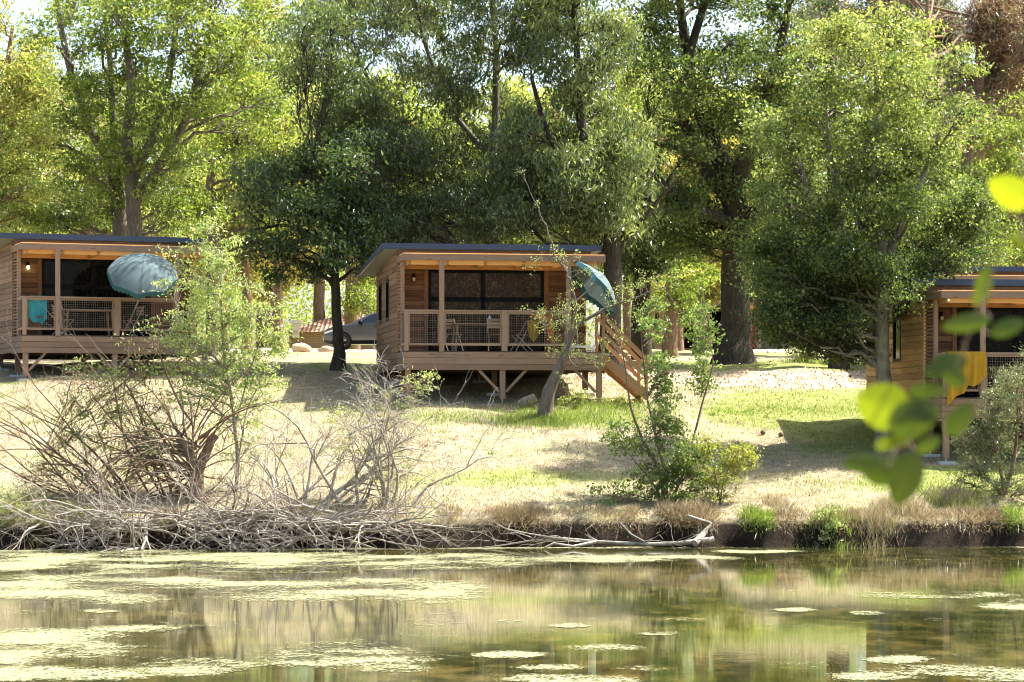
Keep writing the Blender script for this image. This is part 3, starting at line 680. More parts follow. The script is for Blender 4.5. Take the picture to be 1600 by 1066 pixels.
# ---- parasols
M['teal'] = cloth('teal_canvas', (.15, .205, .205), .1); M['tealdark'] = cloth('teal_fringe', (.04, .12, .14), .1)
def parasol(name, label, hub, axis, R, foot):
    hub = Vector(hub); ax = Vector(axis).normalized(); q = Vector((0, 0, 1)).rotation_difference(ax)
    e = empty(name, foot, 0, label, 'parasol')
    fo = Vector(foot); c = MB(); H = .42 * R; rows = []
    for r in np.linspace(.02, 1, 9):
        ring = []
        for k in range(48):
            a = k * 2 * PI / 48; seg = abs(math.sin(a * 4)); rr = r * R * (1 - .055 * seg * r); z = -H * (r ** 2.0) * (1) - .035 * seg * r * R * .0 + .05 * seg * r ** 3 * R
            v = hub + q @ Vector((rr * math.cos(a), rr * math.sin(a), z)) - fo; ring.append(v)
        ring.append(ring[0]); rows.append(ring)
    tn = np.tile(np.array([(.32, .68, .5, .8)[(k // 6) % 4] - .35 * (k % 6 in (0,)) for k in range(48)]), 8); c.grid(np.array([[tuple(v) for v in r] for r in rows]), tn); c.build('canopy', M['teal'], e)
    c = MB(); top = rows[-1]; N = 96; V = []
    for k in range(N + 1):
        f = k / N * 48; i = int(f) % 48; v = top[i].lerp(top[(i + 1) % 48], f - int(f)); L = (.16 if k % 2 else .10) + .05 * abs(math.sin(k * .37))
        V.append((v, v + (q @ Vector((0, 0, -1))) * L * R * .9 + (v - top[0].lerp(top[24], .5)).normalized() * .02))
    c.grid(np.array([[tuple(a) for a, b in V], [tuple(b) for a, b in V]])); c.build('fringe', M['tealdark'], e)
    c = MB(); kn = hub + ax * -1.0 * 1.0; kz = kn - fo
    c.tube([tuple(hub + ax * .06 - fo), tuple(kz)], [.016, .018], 8); c.tube([tuple(kz), (0, 0, 0)], [.02, .022], 8); c.build('pole', M['steel'], e)
    for k in range(8):
        a = (k + .0) * PI / 4; c = MB()
        pts = [hub + q @ Vector((r * R * math.cos(a), r * R * math.sin(a), -H * r ** 2 - .015)) - fo for r in (.02, .35, .7, .99)]
        c.tube([tuple(v) for v in pts], .006, 4); c.build('rib', M['steel'], e)
    return e
hub = Vector(P(224, 409, 72.0)); parasol('beach_parasol', 'open teal fringed parasol tilted forward over the left cabin railing', hub, (.12, -.62, .78), .98, loc_in(LE, 3.0, .75, LZ - LE.location.z))
hub = Vector(P(943, 433, 69.3)); parasol('beach_parasol', 'teal parasol seen edge on at the right end of the middle cabin', hub, (.74, .2, .64), .92, loc_in(CE, 4.75, .9, CZ - CE.location.z))
# ---- towels
def towel(name, label, E, D, x0, x1, zt, prof, col, yoff=-.075, cat='towel', fold=.018, seed=1):
    r = np.random.default_rng(seed); nx = 40; nz = 24; xs = np.linspace(x0, x1, nx); V = np.zeros((nz + 5, nx, 3))
    ph = r.uniform(0, 6, 4)
    for i, x in enumerate(xs):
        u = (x - x0) / (x1 - x0); L = np.interp(u, *prof)
        for j in range(nz + 5):
            if j < 5: y = .09 - j * .04 + yoff * .25; z = zt + .012 - .05 * (j == 0); k = 0
            else: f = (j - 4) / nz; z = zt - f * L; k = f; y = yoff
            y += fold * (.2 + k) * (math.sin(u * 22 + ph[0] + 2 * k) + .6 * math.sin(u * 41 + ph[1])) * (j >= 5)
            V[j, i] = (x + .02 * k * math.sin(u * 9 + ph[2]), y, z)
    e = Vector(loc_in(E, (x0 + x1) / 2, yoff, zt)); m = Matrix.Rotation(E.rotation_euler.z, 4, 'Z'); loc0 = Vector(((x0 + x1) / 2, yoff, zt))
    V = np.array([[tuple(m @ (Vector(v) - loc0)) for v in row] for row in V])
    b = MB(); b.grid(V); o = b.build(name, cloth(name + '_cloth', col, .3), None, e)
    return tag(o, label, cat)
dL = LZ - LE.location.z; dC = CZ - CE.location.z; dR = RZ - RE.location.z
towel('towel', 'large mustard yellow towel draped over the right cabin railing', RE, dR, .12, 1.03, dR + 1.07, ([0, .2, .45, .55, .7, .85, 1], [1.28, 1.05, .95, .78, .82, .75, .55]), (.72, .4, .04), yoff=-.1, seed=3, fold=.028)
towel('towel', 'turquoise beach towel hanging on the left cabin railing', LE, dL, .2, .72, dL + 1.06, ([0, .3, .5, .75, 1], [.55, .72, .7, .78, .6]), (.02, .5, .6), yoff=.08, seed=5)
towel('towel', 'dark red towel hanging at the corner of the left cabin railing', LE, dL, .05, .17, dL + 1.06, ([0, 1], [.6, .75]), (.4, .05, .05), yoff=.1, seed=6)
towel('swim_shorts', 'small red swim shorts below the turquoise towel on the left cabin', LE, dL, .42, .62, dL + .5, ([0, .5, 1], [.22, .1, .24]), (.5, .04, .05), yoff=.12, seed=6, cat='shorts')
towel('towel', 'orange cloth hanging inside the middle cabin railing', CE, dC, 3.35, 3.95, dC + .97, ([0, .4, .7, .85, 1], [.1, .14, .25, .7, .75]), (.65, .2, .07), yoff=.12, seed=7)
towel('towel', 'ochre yellow towel beside the orange cloth on the middle cabin', CE, dC, 3.3, 3.6, dC + .8, ([0, .5, 1], [.3, .55, .35]), (.55, .38, .06), yoff=.3, seed=8)
# ---- veranda tables and chairs
M['tablewood'] = wood('table_wood', (.2, .14, .09), (.34, .24, .15), (.45, .33, .22))
def table(E, D, x, y, label):
    e = empty('veranda_table', loc_in(E, x, y, D), E.rotation_euler.z, label, 'table', 'veranda tables')
    b = MB()
    for k in range(6): b.box(-.75, .75, -.4 + k * .135, -.28 + k * .135, .71, .74)
    b.build('table_top', M['tablewood'], e)
    for sx in (-1, 1):
        for sy in (-1, 1):
            b = MB(); b.bar((sx * .68, sy * .33, 0), (sx * .62, sy * .3, .708), .05, .05, .5, up=(0, 1, 0)); b.build('leg', M['tablewood'], e)
def chair(E, D, x, y, rz, label):
    e = empty('folding_chair', loc_in(E, x, y, D), E.rotation_euler.z + rz, label, 'chair', 'folding chairs on the verandas')
    b = MB()
    for k in range(5): b.box(-.21, .21, -.2 + k * .082, -.13 + k * .082, .44, .455)
    b.build('seat', M['tablewood'], e)
    b = MB()
    for k in range(3): b.box(-.21, .21, .225, .24, .6 + k * .09, .67 + k * .09)
    b.build('backrest', M['tablewood'], e)
    for s in (-1, 1):
        b = MB(); b.bar((s * .23, -.24, 0), (s * .23, .24, .86), .02, .02, .5); b.build('leg', M['steel'], e)
        b = MB(); b.bar((s * .2, .26, 0), (s * .2, -.2, .44), .02, .02, .5); b.build('leg', M['steel'], e)
table(CE, dC, 2.1, .85, 'wooden slatted table on the middle cabin veranda'); chair(CE, dC, 1.3, .5, .4, 'left folding chair at the middle cabin table'); chair(CE, dC, 2.5, .4, 2.9, 'middle folding chair behind the mesh railing of the middle cabin'); chair(CE, dC, 3.2, .7, -1.4, 'right folding chair at the middle cabin table')
table(LE, dL, 2.0, .85, 'wooden slatted table on the left cabin veranda'); chair(LE, dL, 1.25, .45, .8, 'left folding chair at the left cabin table'); chair(LE, dL, 3.2, .5, -1.3, 'right folding chair at the left cabin table')
table(RE, dR, 2.1, .85, 'wooden slatted table on the right cabin veranda')
b = MB(); b.box(-.06, .06, -.05, .05, 0, .02); b.lathe([(.0, .02), (.035, .02), (.04, .14), (.03, .17), (.015, .2), (.015, .23), (0, .23)], n=12); o = b.build('water_jug', plain('pale_blue_plastic', (.35, .6, .85), .3), None, loc_in(CE, 2.35, .7, dC + .74)); tag(o, 'small pale blue jug on the middle cabin table', 'jug')
b = MB(); V = []
for k in range(2): b.box(-.35, .35, -.12 + k * .13, -.02 + k * .13, .1, .16)
for s in (-1, 1): b.box(s * .28 - .02, s * .28 + .02, -.1, .1, 0, .1)
o = b.build('white_crate', plain('white_plastic', (.8, .8, .78), .4), None, loc_in(CE, 4.75, .25, dC)); tag(o, 'low white plastic step on the middle cabin deck edge', 'step')

# ================================================================== CAR
def car():
    base = P(507, 549, 108); gzz = G(base[0] + 2.2, 108); e = empty('parked_car', (base[0], 108, gzz), math.radians(-4), 'grey parked car behind the small dark tree beside the middle cabin', 'car')
    # sections along x (0 = nose): x, half width, z low, z belt, z top, half width top
    S = [(0, .62, .42, .62, .66, .55), (.08, .8, .3, .72, .78, .7), (.35, .88, .24, .84, .92, .76), (.9, .91, .24, .95, 1.02, .8), (1.25, .92, .24, 1.0, 1.09, .8), (1.75, .92, .24, 1.04, 1.4, .7), (2.2, .92, .24, 1.06, 1.58, .64), (2.9, .92, .24, 1.08, 1.63, .62), (3.6, .92, .24, 1.1, 1.58, .62), (4.1, .9, .3, 1.1, 1.42, .62), (4.35, .84, .4, 1.02, 1.1, .66), (4.42, .7, .5, .9, .95, .6)]
    xs = np.linspace(0, 4.42, 45); cols = [np.interp(xs, [s[0] for s in S], [s[k] for s in S]) for k in range(1, 6)]
    rows = []
    for x, hw, zl, zb, zt, ht in zip(xs, *cols):
        h = [(-.0, zl), (-hw * .85, zl), (-hw * .97, zl + .1), (-hw, zl + .3 * (zb - zl)), (-hw * .99, zb - .08), (-hw * .96, zb), (-(ht + .06), zt - .12 * (zt - zb)), (-ht, zt - .03), (-ht * .6, zt), (0, zt + .01)]
        ring = h + [(-a, b_) for a, b_ in h[::-1][1:]]; rows.append([(x, a, b_) for a, b_ in ring])
    b = MB(); b.grid(np.array(rows)); b.build('body', plain('grey_car_paint', (.085, .09, .105), .22, .6, .03, metal=.3), e)
    glass = plain('car_glass', (.02, .03, .035), .05, .6)
    def side(poly_, nm, mat, off=.012):
        b_ = MB(); V = []
        for x, z in poly_:
            hw, zl, zb, zt, ht = [float(np.interp(x, xs, c_)) for c_ in cols]
            f = min(1, max(0, (z - zb) / max(.05, (zt - .12 * (zt - zb)) - zb))); V.append((x, -(hw * .96 + (ht + .06 - hw * .96) * f) - off, z))
        b_.add(V, [tuple(range(len(V)))]); return b_.build(nm, mat, e)
    side([(1.5, 1.1), (1.95, 1.4), (2.3, 1.5), (2.55, 1.52), (2.55, 1.12)], 'window', glass); side([(2.63, 1.13), (2.63, 1.52), (3.3, 1.5), (3.5, 1.45), (3.5, 1.14)], 'window', glass); side([(3.56, 1.15), (3.56, 1.44), (3.85, 1.3), (3.95, 1.17)], 'window', glass)
    b = MB(); b.bar((1.45, -.93, .55), (1.45, -.93, .551), .01, .01); b = MB(); b.box(1.0, 3.7, -.935, -.915, .26, .36); b.build('sill', M['black'], e)
    for x in (.85, 3.5):
        b = MB(); b.lathe([(.2, -.12), (.31, -.12), (.345, -.08), (.345, .08), (.31, .12), (.2, .12)], (x, -.86, .34), 28, 'y'); wo_ = b.build('wheel', plain('tyre_rubber', (.015, .015, .015), .8), e)
        b = MB()
        for k in range(5):
            a = k * 2 * PI / 5 + .3; b.bar((x, -.965, .34), (x + .2 * math.cos(a), -.965, .34 + .2 * math.sin(a)), .05, .02, up=(0, 1, 0))
        b.lathe([(.205, -.11), (.235, -.1), (.235, -.0), (.2, -.0)], (x, -.87, .34), 24, 'y'); b.lathe([(0, -.1), (.05, -.1), (.05, 0)], (x, -.87, .34), 12, 'y'); b.build('rim', plain('alloy_rim', (.5, .5, .52), .3, metal=.8), wo_)
        b = MB(); b.lathe([(.34, -.062), (.40, -.062)], (x, -.868, .34), 28, 'y'); b.build('wheel_arch', M['black'], e)
    for x in (2.2, 3.1): b = MB(); b.box(x, x + .18, -.955, -.925, .93, .965); b.build('door_handle', M['black'], e)
    b = MB(); b.lathe([(0, -.09), (.07, -.08), (.1, 0), (.07, .08), (0, .09)], (1.62, -1.02, 1.1), 10); b.build('wing_mirror', M['black'], e)
    b = MB(); b.add([(.1, -.8, .72), (.45, -.9, .82), (.5, -.915, .76), (.12, -.83, .64)], [(0, 1, 2, 3)]); b.build('headlight', plain('headlight_glass', (.7, .72, .75), .1, .7), e)
    # person-free, boulders in front
car()
def boulder(px, py, Y, r, label):
    rr = np.random.default_rng(int(px)); b = MB(); rows = []
    for i in range(9):
        ph = PI * i / 8; row = []
        for k in range(13):
            a = (k % 12) * 2 * PI / 12; f = 1 + .28 * (vnoise(math.cos(a) * 1.5 + 3 + px, math.sin(a) * 1.5 + 3 + ph * 1.3, 2) - .5) * 1.6
            row.append((r * 1.3 * f * math.sin(ph) * math.cos(a), r * f * math.sin(ph) * math.sin(a), r * .75 * f * math.cos(ph)))
        rows.append(row)
    b.grid(np.array(rows)); p = P(px, py, Y); o = b.build('boulder', plain('sandstone', (.5, .38, .26), .9, .1, .3, 4, bump=.6), None, (p[0], Y, G(p[0], Y) + r * .4)); tag(o, label, 'rock', 'boulders by the parking place')
boulder(470, 545, 103, .3, 'larger tan boulder in front of the tiled house'); boulder(511, 547, 102, .26, 'smaller tan boulder at the nose of the grey car'); boulder(528, 549, 101.5, .17, 'smallest tan boulder under the grey car front')
# tiled house
def house():
    p = P(452, 547, 122); gzz = G(p[0], 122); e = empty('tiled_house', (p[0], 122, gzz), math.radians(-3), 'low house with terracotta tiled roof behind the grey car', 'house')
    t = NT('tan_wall'); c = t.coord(); br = t.n('ShaderNodeTexBrick', {'Vector': t.n('ShaderNodeMapping', {'Vector': c, 'Rotation': (PI / 2, 0, 0)}).outputs[0], 'Color1': (.42, .27, .17, 1), 'Color2': (.36, .23, .15, 1), 'Mortar': (.24, .16, .11, 1), 'Scale': 3.0, 'Mortar Size': .02}).outputs[0]
    t.done(t.bsdf(br, .9, .1)); b = MB(); b.box(0, 9, 0, 6, -.3, .95); b.build('wall', t.m, e)
    t = NT('terracotta_tiles'); c = t.coord(); wv = t.n('ShaderNodeTexWave', {'Vector': c, 'Scale': 1.6, 'Distortion': .3}, bands_direction='X').outputs['Fac']
    col = t.mix(wv, (.3, .12, .07), (.75, .42, .27)); col = t.mix(t.math('MULTIPLY', t.noise(c, 3, 4), .5), col, (.6, .45, .35)); t.done(t.bsdf(col, .85, .1, Normal=t.bump(wv, 1.0, .06)))
    b = MB(); b.add([(-.3, -.3, .95), (9.3, -.3, .95), (9.3, 6.3, .95), (-.3, 6.3, .95), (3.4, 3, 2.3), (6, 3, 2.3), ], [(0, 1, 5, 4), (1, 2, 5), (2, 3, 4, 5), (3, 0, 4)])
    ro = b.build('roof', t.m, e)
    b = MB(); b.box(.15, .5, -.2, .15, .7, 1.35); b.box(.05, .6, -.3, .25, 1.351, 1.5); b.build('chimney', plain('render', (.7, .62, .55), .8), ro)
house()
# folding clothes airer near far cabin
p = P(1185, 556, 128); e = empty('clothes_airer', (p[0], 128, G(p[0], 128)), 0, 'folding clothes airer with red cloth before the far cabin', 'clothes airer')
b = MB()
for y in (-.25, .25): b.bar((-.4, y, 0), (.4, y, .95), .02, .02); b.bar((.4, y, 0), (-.4, y, .95), .02, .02)
b.bar((-.4, -.25, .95), (-.4, .25, .95), .02, .02); b.bar((.4, -.25, .95), (.4, .25, .95), .02, .02)
b.build('frame', M['steel'], e)
V = np.array([[(-.55 + .4 * u / 8, -.3 + .04 * math.sin(u), 1.5 - j * .14) for u in range(9)] for j in range(9)]); b = MB(); b.grid(V); o = b.build('red_cloth', cloth('faded_red_cloth', (.45, .13, .09)), e)
b = MB(); b.lathe([(0, 0), (.13, 0), (.17, .32), (.155, .32), (.12, .02)], n=18); p = P(1167, 552, 126); tag(b.build('bucket', plain('light_blue_plastic', (.3, .55, .75), .4), None, (p[0], 126, G(p[0], 126))), 'light blue bucket at the foot of the big oak', 'bucket')

# ================================================================== TREES
R = lambda s: np.random.default_rng(s)
def gb(px, py, Y):
    p = P(px, py, Y); p[2] = G(p[0], Y) - .05; return p
# --- big oak right of centre
r = R(1); Y = 82; b0 = gb(1146, 568, Y)
tr = [(np.vstack([b0, poly(Y, (1146, 540), (1147, 480), (1146, 420), (1150, 370), (1150, 320), (1130, 260, .3), (1100, 190, .4), (1075, 110, .5), (1065, 30, .5), (1060, -60, 1))]), [.78, .56, .47, .44, .42, .4, .3, .24, .19, .14, .08]),
      (poly(Y, (1150, 330), (1105, 270), (1062, 175), (1078, 90), (1100, 0), (1110, -90)), [.26, .2, .17, .14, .12, .08]),
      (poly(Y, (1148, 330), (1160, 250, -1), (1200, 160, -1), (1222, 60, -1), (1240, -40, -1)), [.28, .24, .17, .13, .08]),
      (poly(Y, (1150, 350), (1090, 330, -1.5), (1040, 290, -2), (1000, 250, -2)), [.2, .15, .1, .05]),
      (poly(Y, (1150, 360), (1210, 310, 1), (1270, 260, 1)), [.22, .13, .06])]
make_tree('oak_tree', 'tallest oak with thick dark trunk between the middle and right cabins', b0, tr,
          px_blobs([(1110, 60, 150, 150, 16), (1080, 230, 130, 110, 12), (1190, 230, 120, 130, 12), (1150, 350, 140, 60, 8), (1060, 330, 60, 60, 5), (1230, 90, 90, 120, 9), (1100, -70, 160, 70, 10), (1010, 60, 60, 110, 6)], Y, r, 2.5), 'mid', 'dark', r, .11, .55, 20, 50, .3, tone0=.5, group=None)
# --- chestnut pair behind the middle cabin
r = R(2); Y = 79; b0 = gb(768, 575, Y)
tr = [(np.vstack([b0, poly(Y, (770, 480), (772, 380), (771, 250), (775, 120), (770, 0), (775, -80))]), [.2, .17, .14, .12, .1, .07, .04]),
      (poly(Y, (772, 390), (740, 350), (650, 250), (600, 180), (560, 90)), [.12, .1, .08, .06, .04]), (poly(Y, (771, 250), (700, 170), (660, 60), (640, -40)), [.1, .08, .06, .04])]
make_tree('chestnut_tree', 'grey green chestnut with slim trunk rising behind the middle cabin roof', b0, tr,
          px_blobs([(640, 120, 120, 170, 15), (760, 140, 110, 200, 16), (620, 290, 120, 100, 11), (740, 330, 120, 60, 12), (620, 370, 60, 40, 5), (560, 200, 70, 120, 8), (600, -20, 130, 90, 11), (720, -60, 110, 60, 7), (500, 60, 50, 90, 5)], Y, r, 2.0), 'grey', 'grey', r, .16, .3, 22, 40, .3, hang=.9, tone0=.5)
r = R(3); Y = 77; b0 = gb(950, 575, Y)
tr = [(np.vstack([b0, poly(Y, (955, 480), (960, 400), (945, 330), (925, 280), (905, 180), (900, 60), (890, -60))]), [.36, .3, .25, .21, .17, .13, .09, .05]),
      (poly(Y, (958, 400), (1000, 350), (1030, 310), (1060, 280)), [.12, .09, .06, .03]), (poly(Y, (925, 280), (860, 220), (830, 120)), [.14, .1, .05])]
make_tree('chestnut_tree', 'broad grey green chestnut with drooping leaves overhanging the right end of the middle cabin', b0, tr,
          px_blobs([(900, 60, 110, 110, 12), (900, 220, 120, 110, 14), (960, 300, 80, 80, 11), (950, 360, 60, 35, 6), (840, 310, 80, 60, 7), (880, -60, 140, 90, 12)], Y, r, 2.0), 'grey', 'dark', r, .17, .3, 24, 42, .3, hang=.9, tone0=.58)
# --- small dark tree left of the middle cabin
r = R(4); Y = 76; b0 = gb(529, 578, Y)
tr = [(np.vstack([b0, poly(Y, (529, 545), (526, 500), (523, 440), (520, 380), (505, 320), (490, 250))]), [.26, .16, .145, .13, .11, .08, .04]), (poly(Y, (521, 400), (570, 340), (610, 300)), [.08, .06, .03]), (poly(Y, (521, 390), (450, 350), (390, 360)), [.08, .055, .03])]
make_tree('dark_tree', 'small dark green tree with slim leaning trunk left of the middle cabin', b0, tr,
          px_blobs([(500, 290, 100, 80, 12), (430, 290, 80, 55, 7), (560, 330, 80, 60, 9), (480, 390, 120, 45, 9), (540, 230, 60, 60, 5), (600, 400, 50, 30, 2), (500, 110, 60, 110, 7)], Y, r, 1.8), 'dark', 'dark', r, .14, .38, 16, 46, .32, hang=.5, tone0=.55)
# --- tall yellow green trees on the left
r = R(5); Y = 88; b0 = gb(188, 560, Y)
tr = [(np.vstack([b0, poly(Y, (188, 480), (188, 380), (184, 290), (165, 240), (140, 200), (110, 120), (90, 20), (85, -60))]), [.34, .32, .28, .24, .19, .15, .12, .09, .04]),
      (poly(Y, (186, 300), (178, 200), (172, 100), (160, 0), (155, -80)), [.16, .13, .1, .08, .04])]
make_tree('lime_tree', 'tall yellow green tree with forked grey trunk behind the left cabin', b0, tr,
          px_blobs([(150, 60, 120, 120, 13), (140, 210, 100, 90, 9), (120, 330, 90, 50, 5), (200, 300, 60, 60, 4), (200, -20, 130, 60, 6)], Y, r, 2.5), 'yellow', 'grey', r, .12, .6, 17, 42, .33, tone0=.38)
r = R(6); Y = 86; b0 = gb(214, 560, Y)
tr = [(np.vstack([b0, poly(Y, (214, 480), (212, 370), (204, 290), (200, 220), (205, 130), (195, 50), (190, -60))]), [.34, .3, .26, .22, .2, .15, .11, .05]),
      (poly(Y, (204, 290), (240, 210), (262, 130), (275, 40), (280, -60)), [.18, .14, .12, .09, .05]), (poly(Y, (210, 320), (290, 190), (310, 120), (328, 50), (330, -50)), [.17, .13, .1, .07, .04])]
make_tree('lime_tree', 'tall yellow green tree with three upright grey limbs over the left cabin roof', b0, tr,
          px_blobs([(280, 70, 130, 130, 14), (270, 220, 100, 100, 9), (370, 120, 90, 120, 9), (290, 330, 80, 45, 4), (330, -20, 120, 60, 5)], Y, r, 2.5), 'yellow', 'grey', r, .12, .6, 17, 42, .33, tone0=.42)
r = R(7); Y = 92; b0 = gb(332, 555, Y)
tr = [(np.vstack([b0, poly(Y, (334, 400), (335, 320), (325, 280), (345, 235), (375, 215), (400, 150))]), [.24, .2, .17, .15, .12, .09, .04]), (poly(Y, (345, 235), (352, 150), (380, 60)), [.11, .08, .04])]
make_tree('maple_tree', 'golden green tree with crooked trunk between the left cabin and the small dark tree', b0, tr,
          px_blobs([(400, 200, 80, 100, 10), (410, 60, 70, 90, 6), (380, 330, 90, 60, 7), (440, 130, 50, 120, 5)], Y, r, 2.0), 'yellow', 'grey', r, .12, .6, 20, 44, .32, tone0=.62)
r = R(8); Y = 84; b0 = gb(-30, 560, Y)
tr = [(np.vstack([b0, poly(Y, (-25, 400), (-10, 250), (10, 120), (20, 40))]), [.3, .25, .2, .12, .05])]
make_tree('maple_tree', 'pale yellow leaved tree at the left edge above the left cabin', b0, tr,
          px_blobs([(30, 180, 80, 110, 12), (0, 300, 90, 60, 6), (50, 100, 60, 60, 5), (-30, 60, 70, 80, 3)], Y, r, 2.0), 'yellow', 'brown', r, .11, .55, 20, 44, .3, tone0=.72)
r = R(9); Y = 96; b0 = gb(135, 556, Y)
tr = [(np.vstack([b0, poly(Y, (135, 400), (137, 290), (140, 230), (125, 150))]), [.26, .24, .22, .2, .1]), (poly(Y, (137, 320), (150, 270), (160, 200)), [.14, .1, .05])]
make_tree('maple_tree', 'olive green tree with brown trunk standing behind the left cabin roof', b0, tr,
          px_blobs([(110, 180, 90, 100, 8), (230, 200, 100, 120, 8), (130, 330, 120, 50, 5)], Y, r, 2.0), 'mid', 'brown', r, .12, .6, 17, 40, .34, tone0=.7)
# --- tree in front of the right cabin
r = R(10); Y = 64; b0 = gb(1381, 705, Y)
tr = [(np.vstack([b0, poly(Y, (1381, 660), (1380, 590), (1377, 520), (1380, 460), (1375, 380), (1365, 280), (1370, 180), (1368, 90))]), [.22, .2, .185, .18, .16, .13, .1, .07, .03]),
      (poly(Y, (1378, 500), (1405, 455), (1440, 430), (1480, 400)), [.09, .075, .05, .02]), (poly(Y, (1378, 470), (1320, 400), (1270, 330), (1250, 250)), [.08, .06, .045, .02]), (poly(Y, (1376, 430), (1420, 330), (1460, 230), (1490, 150)), [.11, .08, .05, .02]), (poly(Y, (1376, 400), (1300, 280), (1290, 150)), [.09, .06, .03])]
make_tree('field_maple_tree', 'dense round tree with lichen covered trunk in front of the right cabin side wall', b0, tr,
          px_blobs([(1330, 300, 120, 110, 18), (1430, 300, 110, 110, 15), (1360, 150, 120, 100, 14), (1290, 430, 95, 70, 12), (1400, 440, 90, 60, 10), (1240, 380, 65, 90, 7), (1480, 380, 50, 60, 4), (1290, 520, 60, 40, 5), (1460, 180, 90, 90, 8), (1230, 500, 55, 45, 7), (1230, 240, 60, 100, 8), (1330, 520, 60, 45, 6), (1200, 420, 40, 60, 5), (1270, 470, 80, 50, 7), (1350, 60, 90, 50, 6), (1520, 330, 50, 60, 4)], Y, r, 2.2), 'mid', 'lichen', r, .078, .65, 17, 62, .26, tone0=.56, tside=.28, twig=.008)  # tside paints the shaded lower half and lit top into the leaf tones
# --- trees behind on the right
r = R(11); Y = 90; b0 = gb(1312, 572, 80)
tr = [(np.vstack([b0, poly(80, (1312, 540), (1312, 450), (1310, 350), (1300, 200), (1300, 60))]), [.36, .27, .24, .22, .15, .05])]
make_tree('ash_tree', 'light green tree with dark trunk standing left behind the right cabin', b0, tr,
          px_blobs([(1290, 130, 90, 110, 10), (1300, 300, 80, 80, 5), (1400, 80, 90, 80, 6)], 82, r, 2.0), 'yellow', 'dark', r, .11, .55, 18, 42, .3, tone0=.45)
r = R(12); Y = 88; b0 = gb(1497, 560, Y)
tr = [(np.vstack([b0, poly(Y, (1497, 450), (1495, 380), (1505, 300), (1520, 200))]), [.3, .26, .24, .2, .08])]
make_tree('ash_tree', 'light green tree with reddish trunk behind the right cabin roof', b0, tr,
          px_blobs([(1540, 280, 90, 110, 12), (1460, 250, 80, 110, 8), (1590, 180, 50, 60, 3), (1560, 390, 70, 30, 3), (1470, 360, 60, 40, 3)], Y, r, 2.0), 'yellow', 'brown', r, .11, .55, 20, 44, .3, tone0=.4)
r = R(13); Y = 98; b0 = gb(1528, 555, Y)
tr = [(np.vstack([b0, poly(Y, (1528, 300), (1530, 150), (1535, 0), (1540, -90))]), [.3, .25, .2, .15, .08]), (poly(Y, (1530, 140), (1470, 100), (1400, 60)), [.07, .05, .02]), (poly(Y, (1532, 60), (1590, 40), (1640, 50)), [.07, .05, .02]), (poly(Y, (1532, 30), (1450, 10), (1390, -10)), [.07, .05, .02])]
bl = px_blobs([(1575, 30, 60, 70, 7), (1605, 130, 40, 60, 3)], Y, r, 2)
make_tree('pine_tree', 'pine with rust brown dead needles at the top right', b0, tr, bl, 'rust', 'brown', r, .2, .22, 26, 110, .36, tone0=.6)
bl = px_blobs([(1440, 70, 90, 70, 12), (1410, 10, 80, 50, 8), (1520, 150, 80, 50, 9), (1560, 60, 60, 40, 3), (1300, 30, 60, 50, 5)], Y + 4, r, 2)
Y = 90; b0 = gb(1450, 555, Y + 4); make_tree('pine_tree', 'pale green pine left of the rust brown pine', b0, [(np.vstack([b0, poly(Y + 4, (1450, 300), (1450, 100), (1450, -40))]), [.25, .2, .13, .04])], bl, 'pine', 'brown', r, .2, .2, 26, 110, .36, tone0=.6)
# --- background trees (copies of two kinds)
kinds = []
for i, (lf, t0) in enumerate((('backlit', .5), ('yellow', .6), ('gold', .45))):
    r = R(20 + i); b0 = gb(800, 550, 120) ; Y = 120
    tr = [(np.vstack([b0, poly(Y, (800, 450), (805, 330), (800, 200))]), [.3, .24, .2, .08]), (poly(Y, (803, 360), (760, 280), (730, 220)), [.12, .09, .04])]
    tr_ = make_tree('background_tree', 'x', b0, tr, px_blobs([(800, 230, 130, 120, 20), (790, 370, 130, 80, 11)], Y, r, 3), lf, 'brown', r, .17, .6, 18, 42, .42, tone0=t0, twig=.02)
    kinds.append(tr_)
pos = [(30, 118, 1.0, 0), (160, 128, 1.1, 1), (300, 120, 1.0, 0), (410, 132, 1.2, 1), (500, 125, 1.1, 0), (600, 128, 1.1, 1), (690, 135, 1.1, 0), (800, 130, 1.1, 1), (900, 128, 1.1, 0), (1010, 126, 1.15, 1), (1100, 132, 1.1, 0), (1060, 108, .8, 2), (1190, 150, 1.3, 1), (1300, 128, 1.1, 0), (1400, 132, 1.15, 1), (1500, 124, 1.0, 0), (1610, 122, 1.0, 1), (-60, 130, 1.1, 1), (420, 112, .62, 2), (350, 106, .6, 0), (980, 112, .75, 0), (1690, 125, 1.1, 0), (260, 112, .5, 1)]
desc = ['pale yellow green', 'mid green', 'golden']
used = [False] * 3
for i, (px, Y, sc, k) in enumerate(pos):
    p = P(px, 550, Y); loc = (p[0], Y, G(p[0], Y) - .05)
    lab = {0: 'light yellow green tree in the background wood', 1: 'mid green tree in the background wood', 2: 'golden leaved tree in the background wood'}[k]; grp = {0: 'light background trees', 1: 'mid green background trees', 2: 'golden background trees'}[k]
    if not used[k]:
        o = kinds[k]; o.location = loc; o.scale = (sc,) * 3; o.rotation_euler = (0, 0, i * 1.3); o['label'] = lab; o['group'] = grp; used[k] = True
    else: dup(kinds[k], loc, i * 1.3, sc, lab, grp)
